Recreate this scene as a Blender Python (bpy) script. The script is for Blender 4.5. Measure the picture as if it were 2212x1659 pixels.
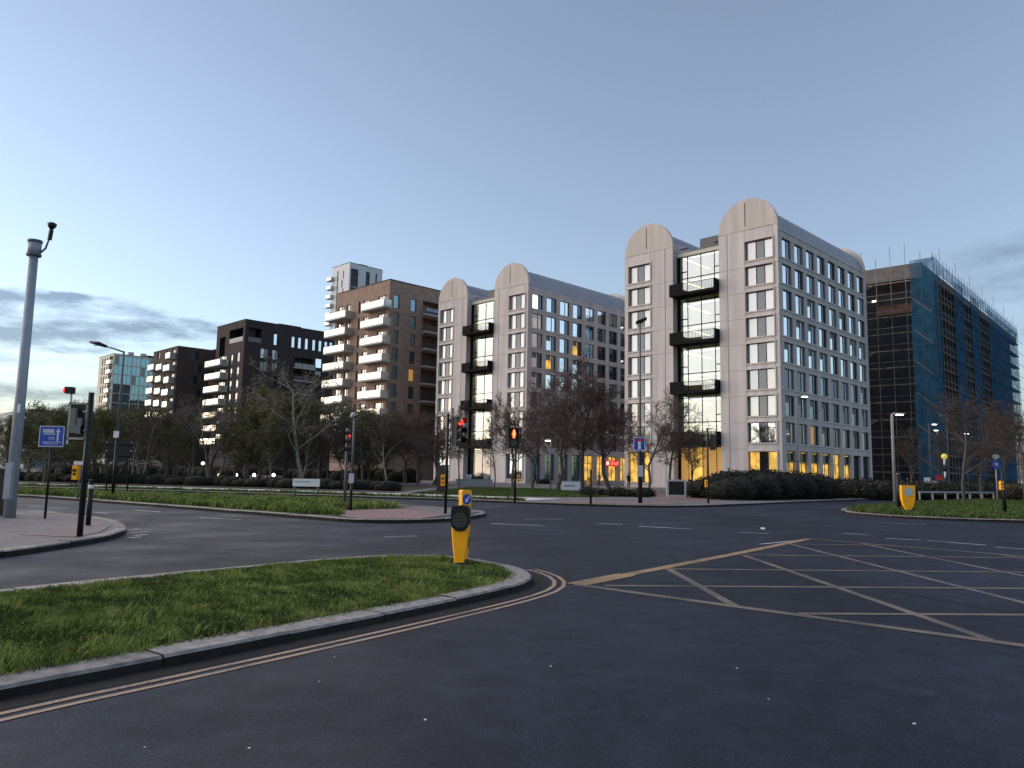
import bpy, bmesh, math, random
import numpy as np
from mathutils import Matrix, Vector

scene = bpy.context.scene
for _o in list(bpy.data.objects):
    bpy.data.objects.remove(_o, do_unlink=True)
R = math.radians

# ------------------------------------------------------------------ camera
EYE = 1.6
PITCH, ROLL = R(6.67), R(1.07)
cam_data = bpy.data.cameras.new("camera")
cam_data.sensor_width = 36.0
cam_data.lens = 36.0 * 1642.0 / 2212.0
cam_data.clip_start = 0.05
cam_data.clip_end = 6000.0
cam = bpy.data.objects.new("camera", cam_data)
cam.matrix_world = (Matrix.Translation((0, 0, EYE)) @ Matrix.Rotation(R(90) + PITCH, 4, 'X')
                    @ Matrix.Rotation(ROLL, 4, 'Z'))
scene.collection.objects.link(cam)
scene.camera = cam

# ------------------------------------------------------------------ sky: after sunset, the glow is out to the left
SUN_AZ = R(-72)           # measured from straight ahead (+Y), to the right positive
SUN_EL = R(4.0)
world = bpy.data.worlds.new("World")
scene.world = world
world.use_nodes = True
wn, wl = world.node_tree.nodes, world.node_tree.links
wn.clear()


def wnode(t, **kw):
    n = wn.new(t)
    for k, v in kw.items():
        setattr(n, k, v)
    return n


def wmath(op, a, b=None, clamp=False):
    n = wnode('ShaderNodeMath', operation=op, use_clamp=clamp)
    for i, v in enumerate((a, b)):
        if v is None:
            continue
        if hasattr(v, 'is_linked'):
            wl.new(v, n.inputs[i])
        else:
            n.inputs[i].default_value = v
    return n.outputs[0]


w_out = wnode('ShaderNodeOutputWorld')
w_bg = wnode('ShaderNodeBackground')
w_bg.inputs['Strength'].default_value = 0.15
sky = wnode('ShaderNodeTexSky', sky_type='NISHITA')
sky.sun_disc = False
sky.sun_elevation = SUN_EL
sky.sun_rotation = SUN_AZ
sky.altitude = 0.0
sky.air_density = 1.0
sky.dust_density = 0.6
sky.ozone_density = 3.2
coord = wnode('ShaderNodeTexCoord')
sep = wnode('ShaderNodeSeparateXYZ')
wl.new(coord.outputs['Generated'], sep.inputs[0])
az = wmath('ARCTAN2', sep.outputs[0], sep.outputs[1])
el = wmath('ARCSINE', sep.outputs[2])
warp = wnode('ShaderNodeTexNoise')
warp.inputs['Scale'].default_value = 5.0
warp.inputs['Detail'].default_value = 6.0
warp.inputs['Roughness'].default_value = 0.6
stretch = wnode('ShaderNodeVectorMath', operation='MULTIPLY')
stretch.inputs[1].default_value = (1.0, 1.0, 3.6)
wl.new(coord.outputs['Generated'], stretch.inputs[0])
wl.new(stretch.outputs[0], warp.inputs['Vector'])
wsep = wnode('ShaderNodeSeparateColor')
wl.new(warp.outputs['Color'], wsep.inputs[0])
waz = wmath('ADD', az, wmath('MULTIPLY', wmath('SUBTRACT', wsep.outputs[0], 0.5), 0.26))
wel = wmath('ADD', el, wmath('MULTIPLY', wmath('SUBTRACT', wsep.outputs[1], 0.5), 0.085))
cover = None
# long low banks of cloud: azimuth, elevation, half width, half height (degrees), weight
for ca, ce, wa, we, wt in ((-33.0, 9.3, 9.5, 1.9, 1.7), (-26.0, 9.5, 5, 1.0, 1.3), (-37, 6.6, 9, 0.8, 0.4), (-35, 4.2, 11, 1.3, 0.7),
                           (36, 13.5, 7, 2.6, 0.34), (44, 9.5, 12, 1.8, 0.28), (-75, 8.0, 26, 1.6, 0.5),
                           (-128, 6.0, 24, 1.4, 0.45), (95, 9.0, 22, 1.8, 0.35), (165, 9.0, 26, 1.8, 0.4)):
    da = wmath('DIVIDE', wmath('SUBTRACT', waz, R(ca)), R(wa))
    de = wmath('DIVIDE', wmath('SUBTRACT', wel, R(ce)), R(we))
    d2 = wmath('ADD', wmath('MULTIPLY', da, da), wmath('MULTIPLY', de, de))
    blob = wmath('MULTIPLY', wmath('SUBTRACT', 1.0, d2, clamp=True), wt * 1.6)
    cover = blob if cover is None else wmath('MAXIMUM', cover, blob)
fray = wnode('ShaderNodeTexNoise')
fray.inputs['Scale'].default_value = 11.0
fray.inputs['Detail'].default_value = 7.0
fray.inputs['Roughness'].default_value = 0.62
wl.new(stretch.outputs[0], fray.inputs['Vector'])
eat = wmath('MULTIPLY', wmath('SUBTRACT', fray.outputs['Fac'], 0.34), 4.4)
cover = wmath('MULTIPLY', wmath('MULTIPLY', wmath('MINIMUM', cover, 1.0), eat, clamp=True), 0.86)
grade = wnode('ShaderNodeMix', data_type='RGBA', blend_type='MULTIPLY')
grade.inputs['Factor'].default_value = 1.0
grade.inputs['B'].default_value = (0.995, 0.965, 1.015, 1)
wl.new(sky.outputs[0], grade.inputs['A'])
hsv = wnode('ShaderNodeHueSaturation')
hsv.inputs['Saturation'].default_value = 0.62
wl.new(grade.outputs['Result'], hsv.inputs['Color'])
dark = wnode('ShaderNodeMix', data_type='RGBA', blend_type='MULTIPLY')
dark.inputs['Factor'].default_value = 1.0
dark.inputs['B'].default_value = (0.34, 0.37, 0.42, 1)
wl.new(hsv.outputs[0], dark.inputs['A'])
cmix = wnode('ShaderNodeMix', data_type='RGBA')
wl.new(cover, cmix.inputs['Factor'])
wl.new(hsv.outputs[0], cmix.inputs['A'])
wl.new(dark.outputs['Result'], cmix.inputs['B'])
wl.new(cmix.outputs['Result'], w_bg.inputs['Color'])
wl.new(w_bg.outputs[0], w_out.inputs['Surface'])

# ------------------------------------------------------------------ afterglow
sun_data = bpy.data.lights.new("sun", 'SUN')
sun_data.energy = 1.35
sun_data.angle = R(120)
sun_data.color = (1.0, 0.86, 0.75)
sun = bpy.data.objects.new("sun", sun_data)
_sd = Vector((math.sin(SUN_AZ) * math.cos(R(9)), math.cos(SUN_AZ) * math.cos(R(9)), math.sin(R(9))))
sun.rotation_euler = _sd.to_track_quat('Z', 'Y').to_euler()
sun.location = _sd * 60
scene.collection.objects.link(sun)

scene.view_settings.view_transform = 'Standard'
scene.view_settings.look = 'None'
scene.view_settings.exposure = 1.68
scene.view_settings.gamma = 1.0
scene.view_settings.use_curve_mapping = False
scene.cycles.max_bounces = 6
scene.cycles.transparent_max_bounces = 16

# ------------------------------------------------------------------ helpers
rng = random.Random(7)
COL = scene.collection


class MB:
    """collects faces; build() links them as one mesh object"""

    def __init__(self):
        self.v, self.f, self.m = [], [], []

    def add(self, vs, fs, m=0):
        k = len(self.v)
        self.v.extend(vs)
        for f in fs:
            self.f.append(tuple(i + k for i in f))
            self.m.append(m)

    def box(self, x0, x1, y0, y1, z0, z1, m=0):
        vs = [(x, y, z) for z in (z0, z1) for y in (y0, y1) for x in (x0, x1)]
        self.add(vs, [(0, 2, 3, 1), (4, 5, 7, 6), (0, 1, 5, 4), (2, 6, 7, 3), (0, 4, 6, 2), (1, 3, 7, 5)], m)
        return self

    def quad(self, a, b, c, d, m=0):
        self.add([a, b, c, d], [(0, 1, 2, 3)], m)
        return self

    def tube(self, pts, rads, n=8, m=0, caps=True):
        k = len(self.v)
        prev = None
        rings = []
        for i, p in enumerate(pts):
            p = Vector(p)
            a = Vector(pts[max(i - 1, 0)])
            b = Vector(pts[min(i + 1, len(pts) - 1)])
            t = (b - a)
            t = t.normalized() if t.length > 1e-9 else Vector((0, 0, 1))
            if prev is None:
                u = t.orthogonal().normalized()
            else:
                u = prev - t * prev.dot(t)
                u = u.normalized() if u.length > 1e-6 else t.orthogonal().normalized()
            prev = u
            w = t.cross(u)
            r = rads[i] if hasattr(rads, '__len__') else rads
            rings.append([p + (u * math.cos(2 * math.pi * j / n) + w * math.sin(2 * math.pi * j / n)) * r
                          for j in range(n)])
        vs = [tuple(q) for ring in rings for q in ring]
        fs = []
        for i in range(len(pts) - 1):
            for j in range(n):
                j2 = (j + 1) % n
                fs.append((i * n + j, i * n + j2, (i + 1) * n + j2, (i + 1) * n + j))
        if caps:
            fs.append(tuple(range(n - 1, -1, -1)))
            fs.append(tuple((len(pts) - 1) * n + j for j in range(n)))
        self.add(vs, fs, m)
        return self

    def prism(self, poly, z0, z1, m=0, bottom=False):
        """polygon in XY (counter-clockwise) extruded up"""
        n = len(poly)
        vs = [(p[0], p[1], z0) for p in poly] + [(p[0], p[1], z1) for p in poly]
        fs = [(i, (i + 1) % n, n + (i + 1) % n, n + i) for i in range(n)] + [tuple(range(n, 2 * n))]
        if bottom:
            fs.append(tuple(range(n - 1, -1, -1)))
        self.add(vs, fs, m)
        return self

    def plate(self, poly, y0, y1, m=0):
        """outline in XZ (counter-clockwise seen from -Y) with thickness along Y"""
        n = len(poly)
        vs = [(p[0], y0, p[1]) for p in poly] + [(p[0], y1, p[1]) for p in poly]
        fs = [tuple(range(n)), tuple(range(2 * n - 1, n - 1, -1))]
        fs += [(i, n + i, n + (i + 1) % n, (i + 1) % n) for i in range(n)]
        self.add(vs, fs, m)
        return self

    def mesh(self, name, mats, smooth=False):
        me = bpy.data.meshes.new(name)
        me.from_pydata([tuple(v) for v in self.v], [], self.f)
        for mt in (mats if isinstance(mats, (list, tuple)) else [mats]):
            me.materials.append(mt)
        me.polygons.foreach_set('material_index', self.m)
        if smooth:
            me.polygons.foreach_set('use_smooth', [True] * len(self.f))
        me.update()
        return me

    def build(self, name, mats, parent=None, loc=(0, 0, 0), rz=0.0, smooth=False):
        return put(name, self.mesh(name, mats, smooth), parent, loc, rz)


def put(name, me, parent=None, loc=(0, 0, 0), rz=0.0):
    o = bpy.data.objects.new(name, me)
    COL.objects.link(o)
    o.parent = parent
    o.location = loc
    o.rotation_euler = (0, 0, rz)
    return o


def tag(o, label=None, cat=None, group=None, kind=None):
    for k, v in (('label', label), ('category', cat), ('group', group), ('kind', kind)):
        if v:
            o[k] = v
    return o


def thing(name, label, cat, loc=(0, 0, 0), rz=0.0, group=None):
    return tag(put(name, None, None, loc, rz), label, cat, group)


def smooth_by_angle(me, deg=40):
    me.polygons.foreach_set('use_smooth', [True] * len(me.polygons))
    me.set_sharp_from_angle(angle=R(deg))


_CM = (Matrix.Rotation(R(90) + PITCH, 4, 'X') @ Matrix.Rotation(ROLL, 4, 'Z')).to_3x3()


def pixel_ray(px, py):
    return _CM @ Vector(((px - 1106.0) / 1642.0, -(py - 829.5) / 1642.0, -1.0))


def G(px, py, z=0.0):
    """where a sight line of the survey picture (2212 wide) meets the ground"""
    d = pixel_ray(px, py)
    t = (z - EYE) / d.z
    return (d.x * t, d.y * t)


def heights(px, py, Y):
    d = pixel_ray(px, py)
    t = Y / d.y
    return Vector((d.x * t, Y, EYE + d.z * t))


def upright(base, top_px, top_py):
    """height of a vertical thing whose foot is on the ground at base and whose top is seen at a pixel"""
    return heights(top_px, top_py, base[1]).z


# ------------------------------------------------------------------ materials
MATS = {}


def pm(name, col, rough=0.7, var=0.12, scale=3.0, bump=0.0, bscale=30.0, spec=0.3, metal=0.0,
       emit=None, estr=0.0, stretch=None, detail=5.0):
    mt = bpy.data.materials.new(name)
    mt.use_nodes = True
    n, l = mt.node_tree.nodes, mt.node_tree.links
    b = n['Principled BSDF']
    b.inputs['Base Color'].default_value = (*col, 1)
    b.inputs['Roughness'].default_value = rough
    b.inputs['Specular IOR Level'].default_value = spec
    b.inputs['Metallic'].default_value = metal
    if emit:
        b.inputs['Emission Color'].default_value = (*emit, 1)
        b.inputs['Emission Strength'].default_value = estr
    if var or bump:
        g = n.new('ShaderNodeNewGeometry')
        vec = g.outputs['Position']
        if stretch:
            mp = n.new('ShaderNodeVectorMath')
            mp.operation = 'MULTIPLY'
            mp.inputs[1].default_value = stretch
            l.new(vec, mp.inputs[0])
            vec = mp.outputs[0]
    if var:
        t = n.new('ShaderNodeTexNoise')
        t.inputs['Scale'].default_value = scale
        t.inputs['Detail'].default_value = detail
        l.new(vec, t.inputs['Vector'])
        mr = n.new('ShaderNodeMapRange')
        mr.inputs['From Min'].default_value = 0.3
        mr.inputs['From Max'].default_value = 0.7
        mr.inputs['To Min'].default_value = 1 - var
        mr.inputs['To Max'].default_value = 1 + var
        l.new(t.outputs['Fac'], mr.inputs['Value'])
        mx = n.new('ShaderNodeMix')
        mx.data_type = 'RGBA'
        mx.blend_type = 'MULTIPLY'
        mx.inputs['Factor'].default_value = 1
        mx.inputs['A'].default_value = (*col, 1)
        l.new(mr.outputs[0], mx.inputs['B'])
        l.new(mx.outputs['Result'], b.inputs['Base Color'])
    if bump:
        t2 = n.new('ShaderNodeTexNoise')
        t2.inputs['Scale'].default_value = bscale
        t2.inputs['Detail'].default_value = 4
        l.new(vec, t2.inputs['Vector'])
        bp = n.new('ShaderNodeBump')
        bp.inputs['Strength'].default_value = bump
        bp.inputs['Distance'].default_value = 0.02
        l.new(t2.outputs['Fac'], bp.inputs['Height'])
        l.new(bp.outputs[0], b.inputs['Normal'])
    MATS[name] = mt
    return mt


def glassy(name, tint, refl, base, rough=0.03):
    """coated window glass over a room: a mirror-like share over a plain dark or pale share"""
    mt = bpy.data.materials.new(name)
    mt.use_nodes = True
    n, l = mt.node_tree.nodes, mt.node_tree.links
    n.clear()
    o = n.new('ShaderNodeOutputMaterial')
    gl = n.new('ShaderNodeBsdfGlossy')
    gl.inputs['Color'].default_value = (*tint, 1)
    gl.inputs['Roughness'].default_value = rough
    df = n.new('ShaderNodeBsdfDiffuse')
    df.inputs['Color'].default_value = (*base, 1)
    ns = n.new('ShaderNodeTexNoise')
    ns.inputs['Scale'].default_value = 0.35
    ge = n.new('ShaderNodeNewGeometry')
    l.new(ge.outputs['Position'], ns.inputs['Vector'])
    bp = n.new('ShaderNodeBump')
    bp.inputs['Strength'].default_value = 0.05
    bp.inputs['Distance'].default_value = 0.2
    l.new(ns.outputs['Fac'], bp.inputs['Height'])
    l.new(bp.outputs[0], gl.inputs['Normal'])
    lw = n.new('ShaderNodeLayerWeight')
    lw.inputs['Blend'].default_value = 0.35
    mr = n.new('ShaderNodeMapRange')
    mr.inputs['To Min'].default_value = refl
    mr.inputs['To Max'].default_value = min(1.0, refl + 0.45)
    l.new(lw.outputs['Fresnel'], mr.inputs['Value'])
    mx = n.new('ShaderNodeMixShader')
    l.new(mr.outputs[0], mx.inputs[0])
    l.new(df.outputs[0], mx.inputs[1])
    l.new(gl.outputs[0], mx.inputs[2])
    l.new(mx.outputs[0], o.inputs[0])
    MATS[name] = mt
    return mt


def clear_glass(name, refl, tint=(1, 1, 1), through=(0.85, 0.9, 0.88)):
    mt = bpy.data.materials.new(name)
    mt.use_nodes = True
    n, l = mt.node_tree.nodes, mt.node_tree.links
    n.clear()
    o = n.new('ShaderNodeOutputMaterial')
    gl = n.new('ShaderNodeBsdfGlossy')
    gl.inputs['Color'].default_value = (*tint, 1)
    gl.inputs['Roughness'].default_value = 0.02
    tr = n.new('ShaderNodeBsdfTransparent')
    tr.inputs['Color'].default_value = (*through, 1)
    mx = n.new('ShaderNodeMixShader')
    mx.inputs[0].default_value = refl
    l.new(tr.outputs[0], mx.inputs[1])
    l.new(gl.outputs[0], mx.inputs[2])
    l.new(mx.outputs[0], o.inputs[0])
    MATS[name] = mt
    return mt


def net_mat(name, col, cover):
    mt = bpy.data.materials.new(name)
    mt.use_nodes = True
    n, l = mt.node_tree.nodes, mt.node_tree.links
    n.clear()
    o = n.new('ShaderNodeOutputMaterial')
    df = n.new('ShaderNodeBsdfDiffuse')
    df.inputs['Color'].default_value = (*col, 1)
    tl = n.new('ShaderNodeBsdfTranslucent')
    tl.inputs['Color'].default_value = (*col, 1)
    m0 = n.new('ShaderNodeMixShader')
    m0.inputs[0].default_value = 0.4
    l.new(df.outputs[0], m0.inputs[1])
    l.new(tl.outputs[0], m0.inputs[2])
    tr = n.new('ShaderNodeBsdfTransparent')
    g = n.new('ShaderNodeNewGeometry')
    ns = n.new('ShaderNodeTexNoise')
    ns.inputs['Scale'].default_value = 0.8
    ns.inputs['Detail'].default_value = 6
    l.new(g.outputs['Position'], ns.inputs['Vector'])
    mr = n.new('ShaderNodeMapRange')
    mr.inputs['From Min'].default_value = 0.35
    mr.inputs['From Max'].default_value = 0.65
    mr.inputs['To Min'].default_value = cover - 0.22
    mr.inputs['To Max'].default_value = cover + 0.2
    l.new(ns.outputs['Fac'], mr.inputs['Value'])
    mx = n.new('ShaderNodeMixShader')
    l.new(mr.outputs[0], mx.inputs[0])
    l.new(tr.outputs[0], mx.inputs[1])
    l.new(m0.outputs[0], mx.inputs[2])
    l.new(mx.outputs[0], o.inputs[0])
    return mt


def asphalt_mat(name, col, patch):
    """worn blacktop: fine aggregate, broad tyre-polished and patched areas"""
    mt = bpy.data.materials.new(name)
    mt.use_nodes = True
    n, l = mt.node_tree.nodes, mt.node_tree.links
    b = n['Principled BSDF']
    g = n.new('ShaderNodeNewGeometry')

    def noise(sc, det, st=None, rough=0.55):
        v = g.outputs['Position']
        if st:
            m = n.new('ShaderNodeVectorMath')
            m.operation = 'MULTIPLY'
            m.inputs[1].default_value = st
            l.new(v, m.inputs[0])
            v = m.outputs[0]
        t = n.new('ShaderNodeTexNoise')
        t.inputs['Scale'].default_value = sc
        t.inputs['Detail'].default_value = det
        t.inputs['Roughness'].default_value = rough
        l.new(v, t.inputs['Vector'])
        return t.outputs['Fac']

    def rng_(v, a, b_, c, d):
        m = n.new('ShaderNodeMapRange')
        for k, q in zip(('From Min', 'From Max', 'To Min', 'To Max'), (a, b_, c, d)):
            m.inputs[k].default_value = q
        l.new(v, m.inputs['Value'])
        return m.outputs[0]

    def mul(a, c):
        m = n.new('ShaderNodeMath')
        m.operation = 'MULTIPLY'
        l.new(a, m.inputs[0])
        l.new(c, m.inputs[1])
        return m.outputs[0]

    grit = rng_(noise(62, 3, None, 0.7), 0.32, 0.68, 0.22, 2.1)
    mid = rng_(noise(3.2, 8, None, 0.72), 0.3, 0.7, 0.62, 1.48)
    broad = rng_(noise(0.28, 4, (1, 0.45, 1)), 0.35, 0.68, 1 - patch, 1 + patch)
    k = mul(mul(grit, mid), broad)
    mx = n.new('ShaderNodeMix')
    mx.data_type = 'RGBA'
    mx.blend_type = 'MULTIPLY'
    mx.inputs['Factor'].default_value = 1
    mx.inputs['A'].default_value = (*col, 1)
    l.new(k, mx.inputs['B'])
    l.new(mx.outputs['Result'], b.inputs['Base Color'])
    l.new(rng_(noise(0.5, 3), 0.3, 0.7, 0.62, 0.86), b.inputs['Roughness'])
    b.inputs['Specular IOR Level'].default_value = 0.16
    bp = n.new('ShaderNodeBump')
    bp.inputs['Strength'].default_value = 0.5
    bp.inputs['Distance'].default_value = 0.006
    l.new(noise(90, 2), bp.inputs['Height'])
    l.new(bp.outputs[0], b.inputs['Normal'])
    return mt


def paint_mat(name, col, keep, under=(0.05, 0.05, 0.055)):
    """road paint worn through to the blacktop"""
    mt = bpy.data.materials.new(name)
    mt.use_nodes = True
    n, l = mt.node_tree.nodes, mt.node_tree.links
    b = n['Principled BSDF']
    g = n.new('ShaderNodeNewGeometry')
    t = n.new('ShaderNodeTexNoise')
    t.inputs['Scale'].default_value = 34
    t.inputs['Detail'].default_value = 4
    l.new(g.outputs['Position'], t.inputs['Vector'])
    t2 = n.new('ShaderNodeTexNoise')
    t2.inputs['Scale'].default_value = 1.3
    t2.inputs['Detail'].default_value = 4
    l.new(g.outputs['Position'], t2.inputs['Vector'])
    ad = n.new('ShaderNodeMath')
    ad.operation = 'ADD'
    l.new(t.outputs['Fac'], ad.inputs[0])
    l.new(t2.outputs['Fac'], ad.inputs[1])
    mr = n.new('ShaderNodeMapRange')
    mr.inputs['From Min'].default_value = 0.72 - 0.5 * (keep - 0.5)
    mr.inputs['From Max'].default_value = 1.16 - 0.5 * (keep - 0.5)
    l.new(ad.outputs[0], mr.inputs['Value'])
    mx = n.new('ShaderNodeMix')
    mx.data_type = 'RGBA'
    mx.inputs['A'].default_value = (*under, 1)
    mx.inputs['B'].default_value = (*col, 1)
    l.new(mr.outputs[0], mx.inputs['Factor'])
    l.new(mx.outputs['Result'], b.inputs['Base Color'])
    b.inputs['Roughness'].default_value = 0.75
    b.inputs['Specular IOR Level'].default_value = 0.2
    return mt


def brick_mat(name, c1, c2, mortar, scale=1.0):
    mt = bpy.data.materials.new(name)
    mt.use_nodes = True
    n, l = mt.node_tree.nodes, mt.node_tree.links
    b = n['Principled BSDF']
    tc = n.new('ShaderNodeTexCoord')
    sp = n.new('ShaderNodeSeparateXYZ')
    l.new(tc.outputs['Object'], sp.inputs[0])
    ad = n.new('ShaderNodeMath')
    l.new(sp.outputs[0], ad.inputs[0])
    l.new(sp.outputs[1], ad.inputs[1])
    cb = n.new('ShaderNodeCombineXYZ')
    l.new(ad.outputs[0], cb.inputs[0])
    l.new(sp.outputs[2], cb.inputs[1])
    br = n.new('ShaderNodeTexBrick')
    br.inputs['Scale'].default_value = scale
    br.inputs['Brick Width'].default_value = 0.225
    br.inputs['Row Height'].default_value = 0.075
    br.inputs['Mortar Size'].default_value = 0.008
    br.inputs['Bias'].default_value = 0.0
    br.inputs['Color1'].default_value = (*c1, 1)
    br.inputs['Color2'].default_value = (*c2, 1)
    br.inputs['Mortar'].default_value = (*mortar, 1)
    l.new(cb.outputs[0], br.inputs['Vector'])
    ns = n.new('ShaderNodeTexNoise')
    ns.inputs['Scale'].default_value = 0.9
    ns.inputs['Detail'].default_value = 8
    ns.inputs['Roughness'].default_value = 0.7
    l.new(tc.outputs['Object'], ns.inputs['Vector'])
    mr = n.new('ShaderNodeMapRange')
    mr.inputs['From Min'].default_value = 0.3
    mr.inputs['From Max'].default_value = 0.7
    mr.inputs['To Min'].default_value = 0.72
    mr.inputs['To Max'].default_value = 1.28
    l.new(ns.outputs['Fac'], mr.inputs['Value'])
    mx = n.new('ShaderNodeMix')
    mx.data_type = 'RGBA'
    mx.blend_type = 'MULTIPLY'
    mx.inputs['Factor'].default_value = 1
    l.new(br.outputs['Color'], mx.inputs['A'])
    l.new(mr.outputs[0], mx.inputs['B'])
    l.new(mx.outputs['Result'], b.inputs['Base Color'])
    b.inputs['Roughness'].default_value = 0.85
    b.inputs['Specular IOR Level'].default_value = 0.2
    return mt


M_asphalt = asphalt_mat('asphalt', (0.0150, 0.0190, 0.0300), 0.30)
M_pave = pm('paving', (0.16, 0.145, 0.148), 0.85, 0.18, 1.2, 0.2, 25)
M_paleway = pm('pale_path', (0.58, 0.56, 0.49), 0.85, 0.12, 0.8)
M_kerb = pm('kerb_stone', (0.26, 0.24, 0.225), 0.85, 0.35, 9.0, 0.35, 40)
M_kerb2 = pm('kerb_stone_b', (0.20, 0.185, 0.175), 0.85, 0.35, 8.0, 0.35, 40)
M_kerb3 = pm('kerb_stone_c', (0.30, 0.265, 0.235), 0.85, 0.35, 7.0, 0.35, 40)
M_kerb_shade = pm('kerb_shade_and_grime', (0.022, 0.020, 0.017), 0.95, 0.4, 3.0, 0.3, 30)  # outer kerb face and stone ends: dirt, plus their shade put into the colour
M_tactile = pm('red_tactile', (0.24, 0.145, 0.135), 0.8, 0.2, 2.0)
M_soil = pm('soil', (0.045, 0.036, 0.026), 0.95, 0.35, 4.0, 0.4, 12)
M_lawn = pm('lawn', (0.040, 0.062, 0.018), 0.95, 0.3, 0.8, 0.4, 9)
M_earth = pm('ground_cover', (0.05, 0.055, 0.035), 0.95, 0.3, 0.2)
M_yellow = paint_mat('yellow_paint', (0.34, 0.225, 0.125), 0.72)
M_yellow_dl = paint_mat('yellow_line_paint', (0.38, 0.265, 0.18), 0.70)
M_boxpaint = paint_mat('faded_box_paint', (0.185, 0.155, 0.125), 0.55)
M_white = paint_mat('white_paint', (0.50, 0.50, 0.52), 0.55)
M_concap = pm('tan_concrete', (0.525, 0.47, 0.43), 0.85, 0.12, 0.9, 0.08, 8, stretch=(1.3, 1.3, 0.15))
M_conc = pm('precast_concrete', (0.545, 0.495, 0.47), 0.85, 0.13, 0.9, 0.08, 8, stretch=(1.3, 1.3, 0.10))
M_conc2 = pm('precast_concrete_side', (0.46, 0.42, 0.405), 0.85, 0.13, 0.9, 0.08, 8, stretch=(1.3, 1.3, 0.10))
M_joint = pm('joint', (0.10, 0.09, 0.09), 0.9, 0)
M_zinc = pm('zinc_roof', (0.30, 0.30, 0.33), 0.5, 0.08, 0.4, metal=0.2)
M_frame = pm('window_frame', (0.05, 0.05, 0.055), 0.5, 0)
M_panel = pm('grey_infill', (0.16, 0.15, 0.15), 0.6, 0.06)
M_black = pm('black_steel', (0.010, 0.010, 0.010), 0.8, 0.1, spec=0.1)
M_blackp = pm('black_post', (0.012, 0.012, 0.013), 0.45, 0.1)
M_grey = pm('galvanised', (0.30, 0.335, 0.37), 0.5, 0.12, 3.0, metal=0.25)
M_greyd = pm('grey_post', (0.12, 0.12, 0.125), 0.55, 0.1)
M_whitep = pm('white_paint_gloss', (0.72, 0.72, 0.72), 0.5, 0.05)
M_slab = pm('white_slab', (0.42, 0.41, 0.40), 0.7, 0.05)
M_int = pm('interior', (0.55, 0.52, 0.42), 0.9, 0.1)
M_g_front = glassy('glass_blind', (0.98, 0.99, 1.0), 0.20, (0.40, 0.39, 0.355))
M_g_front2 = glassy('glass_net_curtain', (0.98, 0.99, 1.0), 0.18, (0.29, 0.29, 0.275))
M_g_front3 = glassy('glass_cream_blind', (0.98, 0.99, 1.0), 0.18, (0.45, 0.40, 0.30))
M_g_grey = glassy('glass_grey', (0.9, 0.95, 1.0), 0.05, (0.10, 0.095, 0.09))
M_g_sky = glassy('glass_sky', (0.95, 0.99, 1.0), 0.72, (0.05, 0.065, 0.08))
M_g_dark = glassy('glass_dark', (0.8, 0.9, 1.0), 0.10, (0.015, 0.017, 0.02))
M_g_blind = glassy('glass_half_blind', (0.8, 0.9, 1.0), 0.18, (0.22, 0.22, 0.23))
M_g_clear = clear_glass('glass_clear', 0.20, (1.0, 1.0, 0.98))
M_g_bal = glassy('balustrade_glass', (1.0, 1.0, 0.95), 0.25, (0.34, 0.36, 0.31), 0.12)
M_g_teal = glassy('glass_teal', (0.6, 0.9, 1.0), 0.24, (0.04, 0.07, 0.085))
M_lit = pm('lit_room', (0.6, 0.4, 0.1), 0.9, 0, emit=(1.0, 0.56, 0.10), estr=0.30)

for _m in (M_lit,):
    # shelves, people and lamps behind the glass: the room glow is broken up
    _n, _l = _m.node_tree.nodes, _m.node_tree.links
    _g = _n.new('ShaderNodeNewGeometry')
    _v = _n.new('ShaderNodeTexVoronoi')
    _v.inputs['Scale'].default_value = 1.1
    _l.new(_g.outputs['Position'], _v.inputs['Vector'])
    _r = _n.new('ShaderNodeMapRange')
    _r.inputs['From Min'].default_value = 0.15
    _r.inputs['From Max'].default_value = 0.75
    _r.inputs['To Min'].default_value = 0.36
    _r.inputs['To Max'].default_value = 0.12
    _l.new(_v.outputs['Distance'], _r.inputs['Value'])
    _l.new(_r.outputs[0], _n['Principled BSDF'].inputs['Emission Strength'])
M_litdim = pm('lit_room_dim', (0.4, 0.25, 0.1), 0.9, 0, emit=(1.0, 0.50, 0.12), estr=0.10)
M_strip = pm('strip_light', (0.9, 0.9, 0.6), 0.9, 0, emit=(1.0, 0.88, 0.38), estr=0.55)
M_stripw = pm('strip_light_white', (0.9, 0.9, 0.8), 0.9, 0, emit=(1.0, 0.96, 0.80), estr=0.45)
M_brown = brick_mat('brown_brick', (0.24, 0.155, 0.115), (0.33, 0.225, 0.17), (0.30, 0.25, 0.21))
M_blackb = brick_mat('black_brick', (0.034, 0.027, 0.028), (0.055, 0.043, 0.042), (0.05, 0.045, 0.045))
M_dkbrown = brick_mat('dark_brown_brick', (0.060, 0.040, 0.036), (0.085, 0.057, 0.05), (0.07, 0.06, 0.055))
M_cap = pm('roof_cap', (0.03, 0.03, 0.033), 0.7, 0)
M_lampw = pm('lit_lamp', (1, 1, 1), 0.5, 0, emit=(1.0, 0.86, 0.70), estr=3.0)
M_red = pm('red_signal', (0.5, 0.02, 0.02), 0.4, 0, emit=(1.0, 0.03, 0.02), estr=1.25)
M_redneon = pm('red_neon', (0.5, 0.05, 0.05), 0.4, 0, emit=(1.0, 0.10, 0.09), estr=.6)
M_lens = pm('dark_lens', (0.03, 0.03, 0.028), 0.25, 0, spec=0.5)
M_byel = pm('bollard_yellow', (1.0, 0.43, 0.003), 0.45, 0.04, 4.0, spec=0.4)
M_blue = pm('sign_blue', (0.02, 0.07, 0.42), 0.4, 0)
M_signred = pm('sign_red', (0.55, 0.02, 0.03), 0.4, 0)
M_sgrey = pm('sign_grey', (0.45, 0.47, 0.50), 0.5, 0.05)
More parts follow.
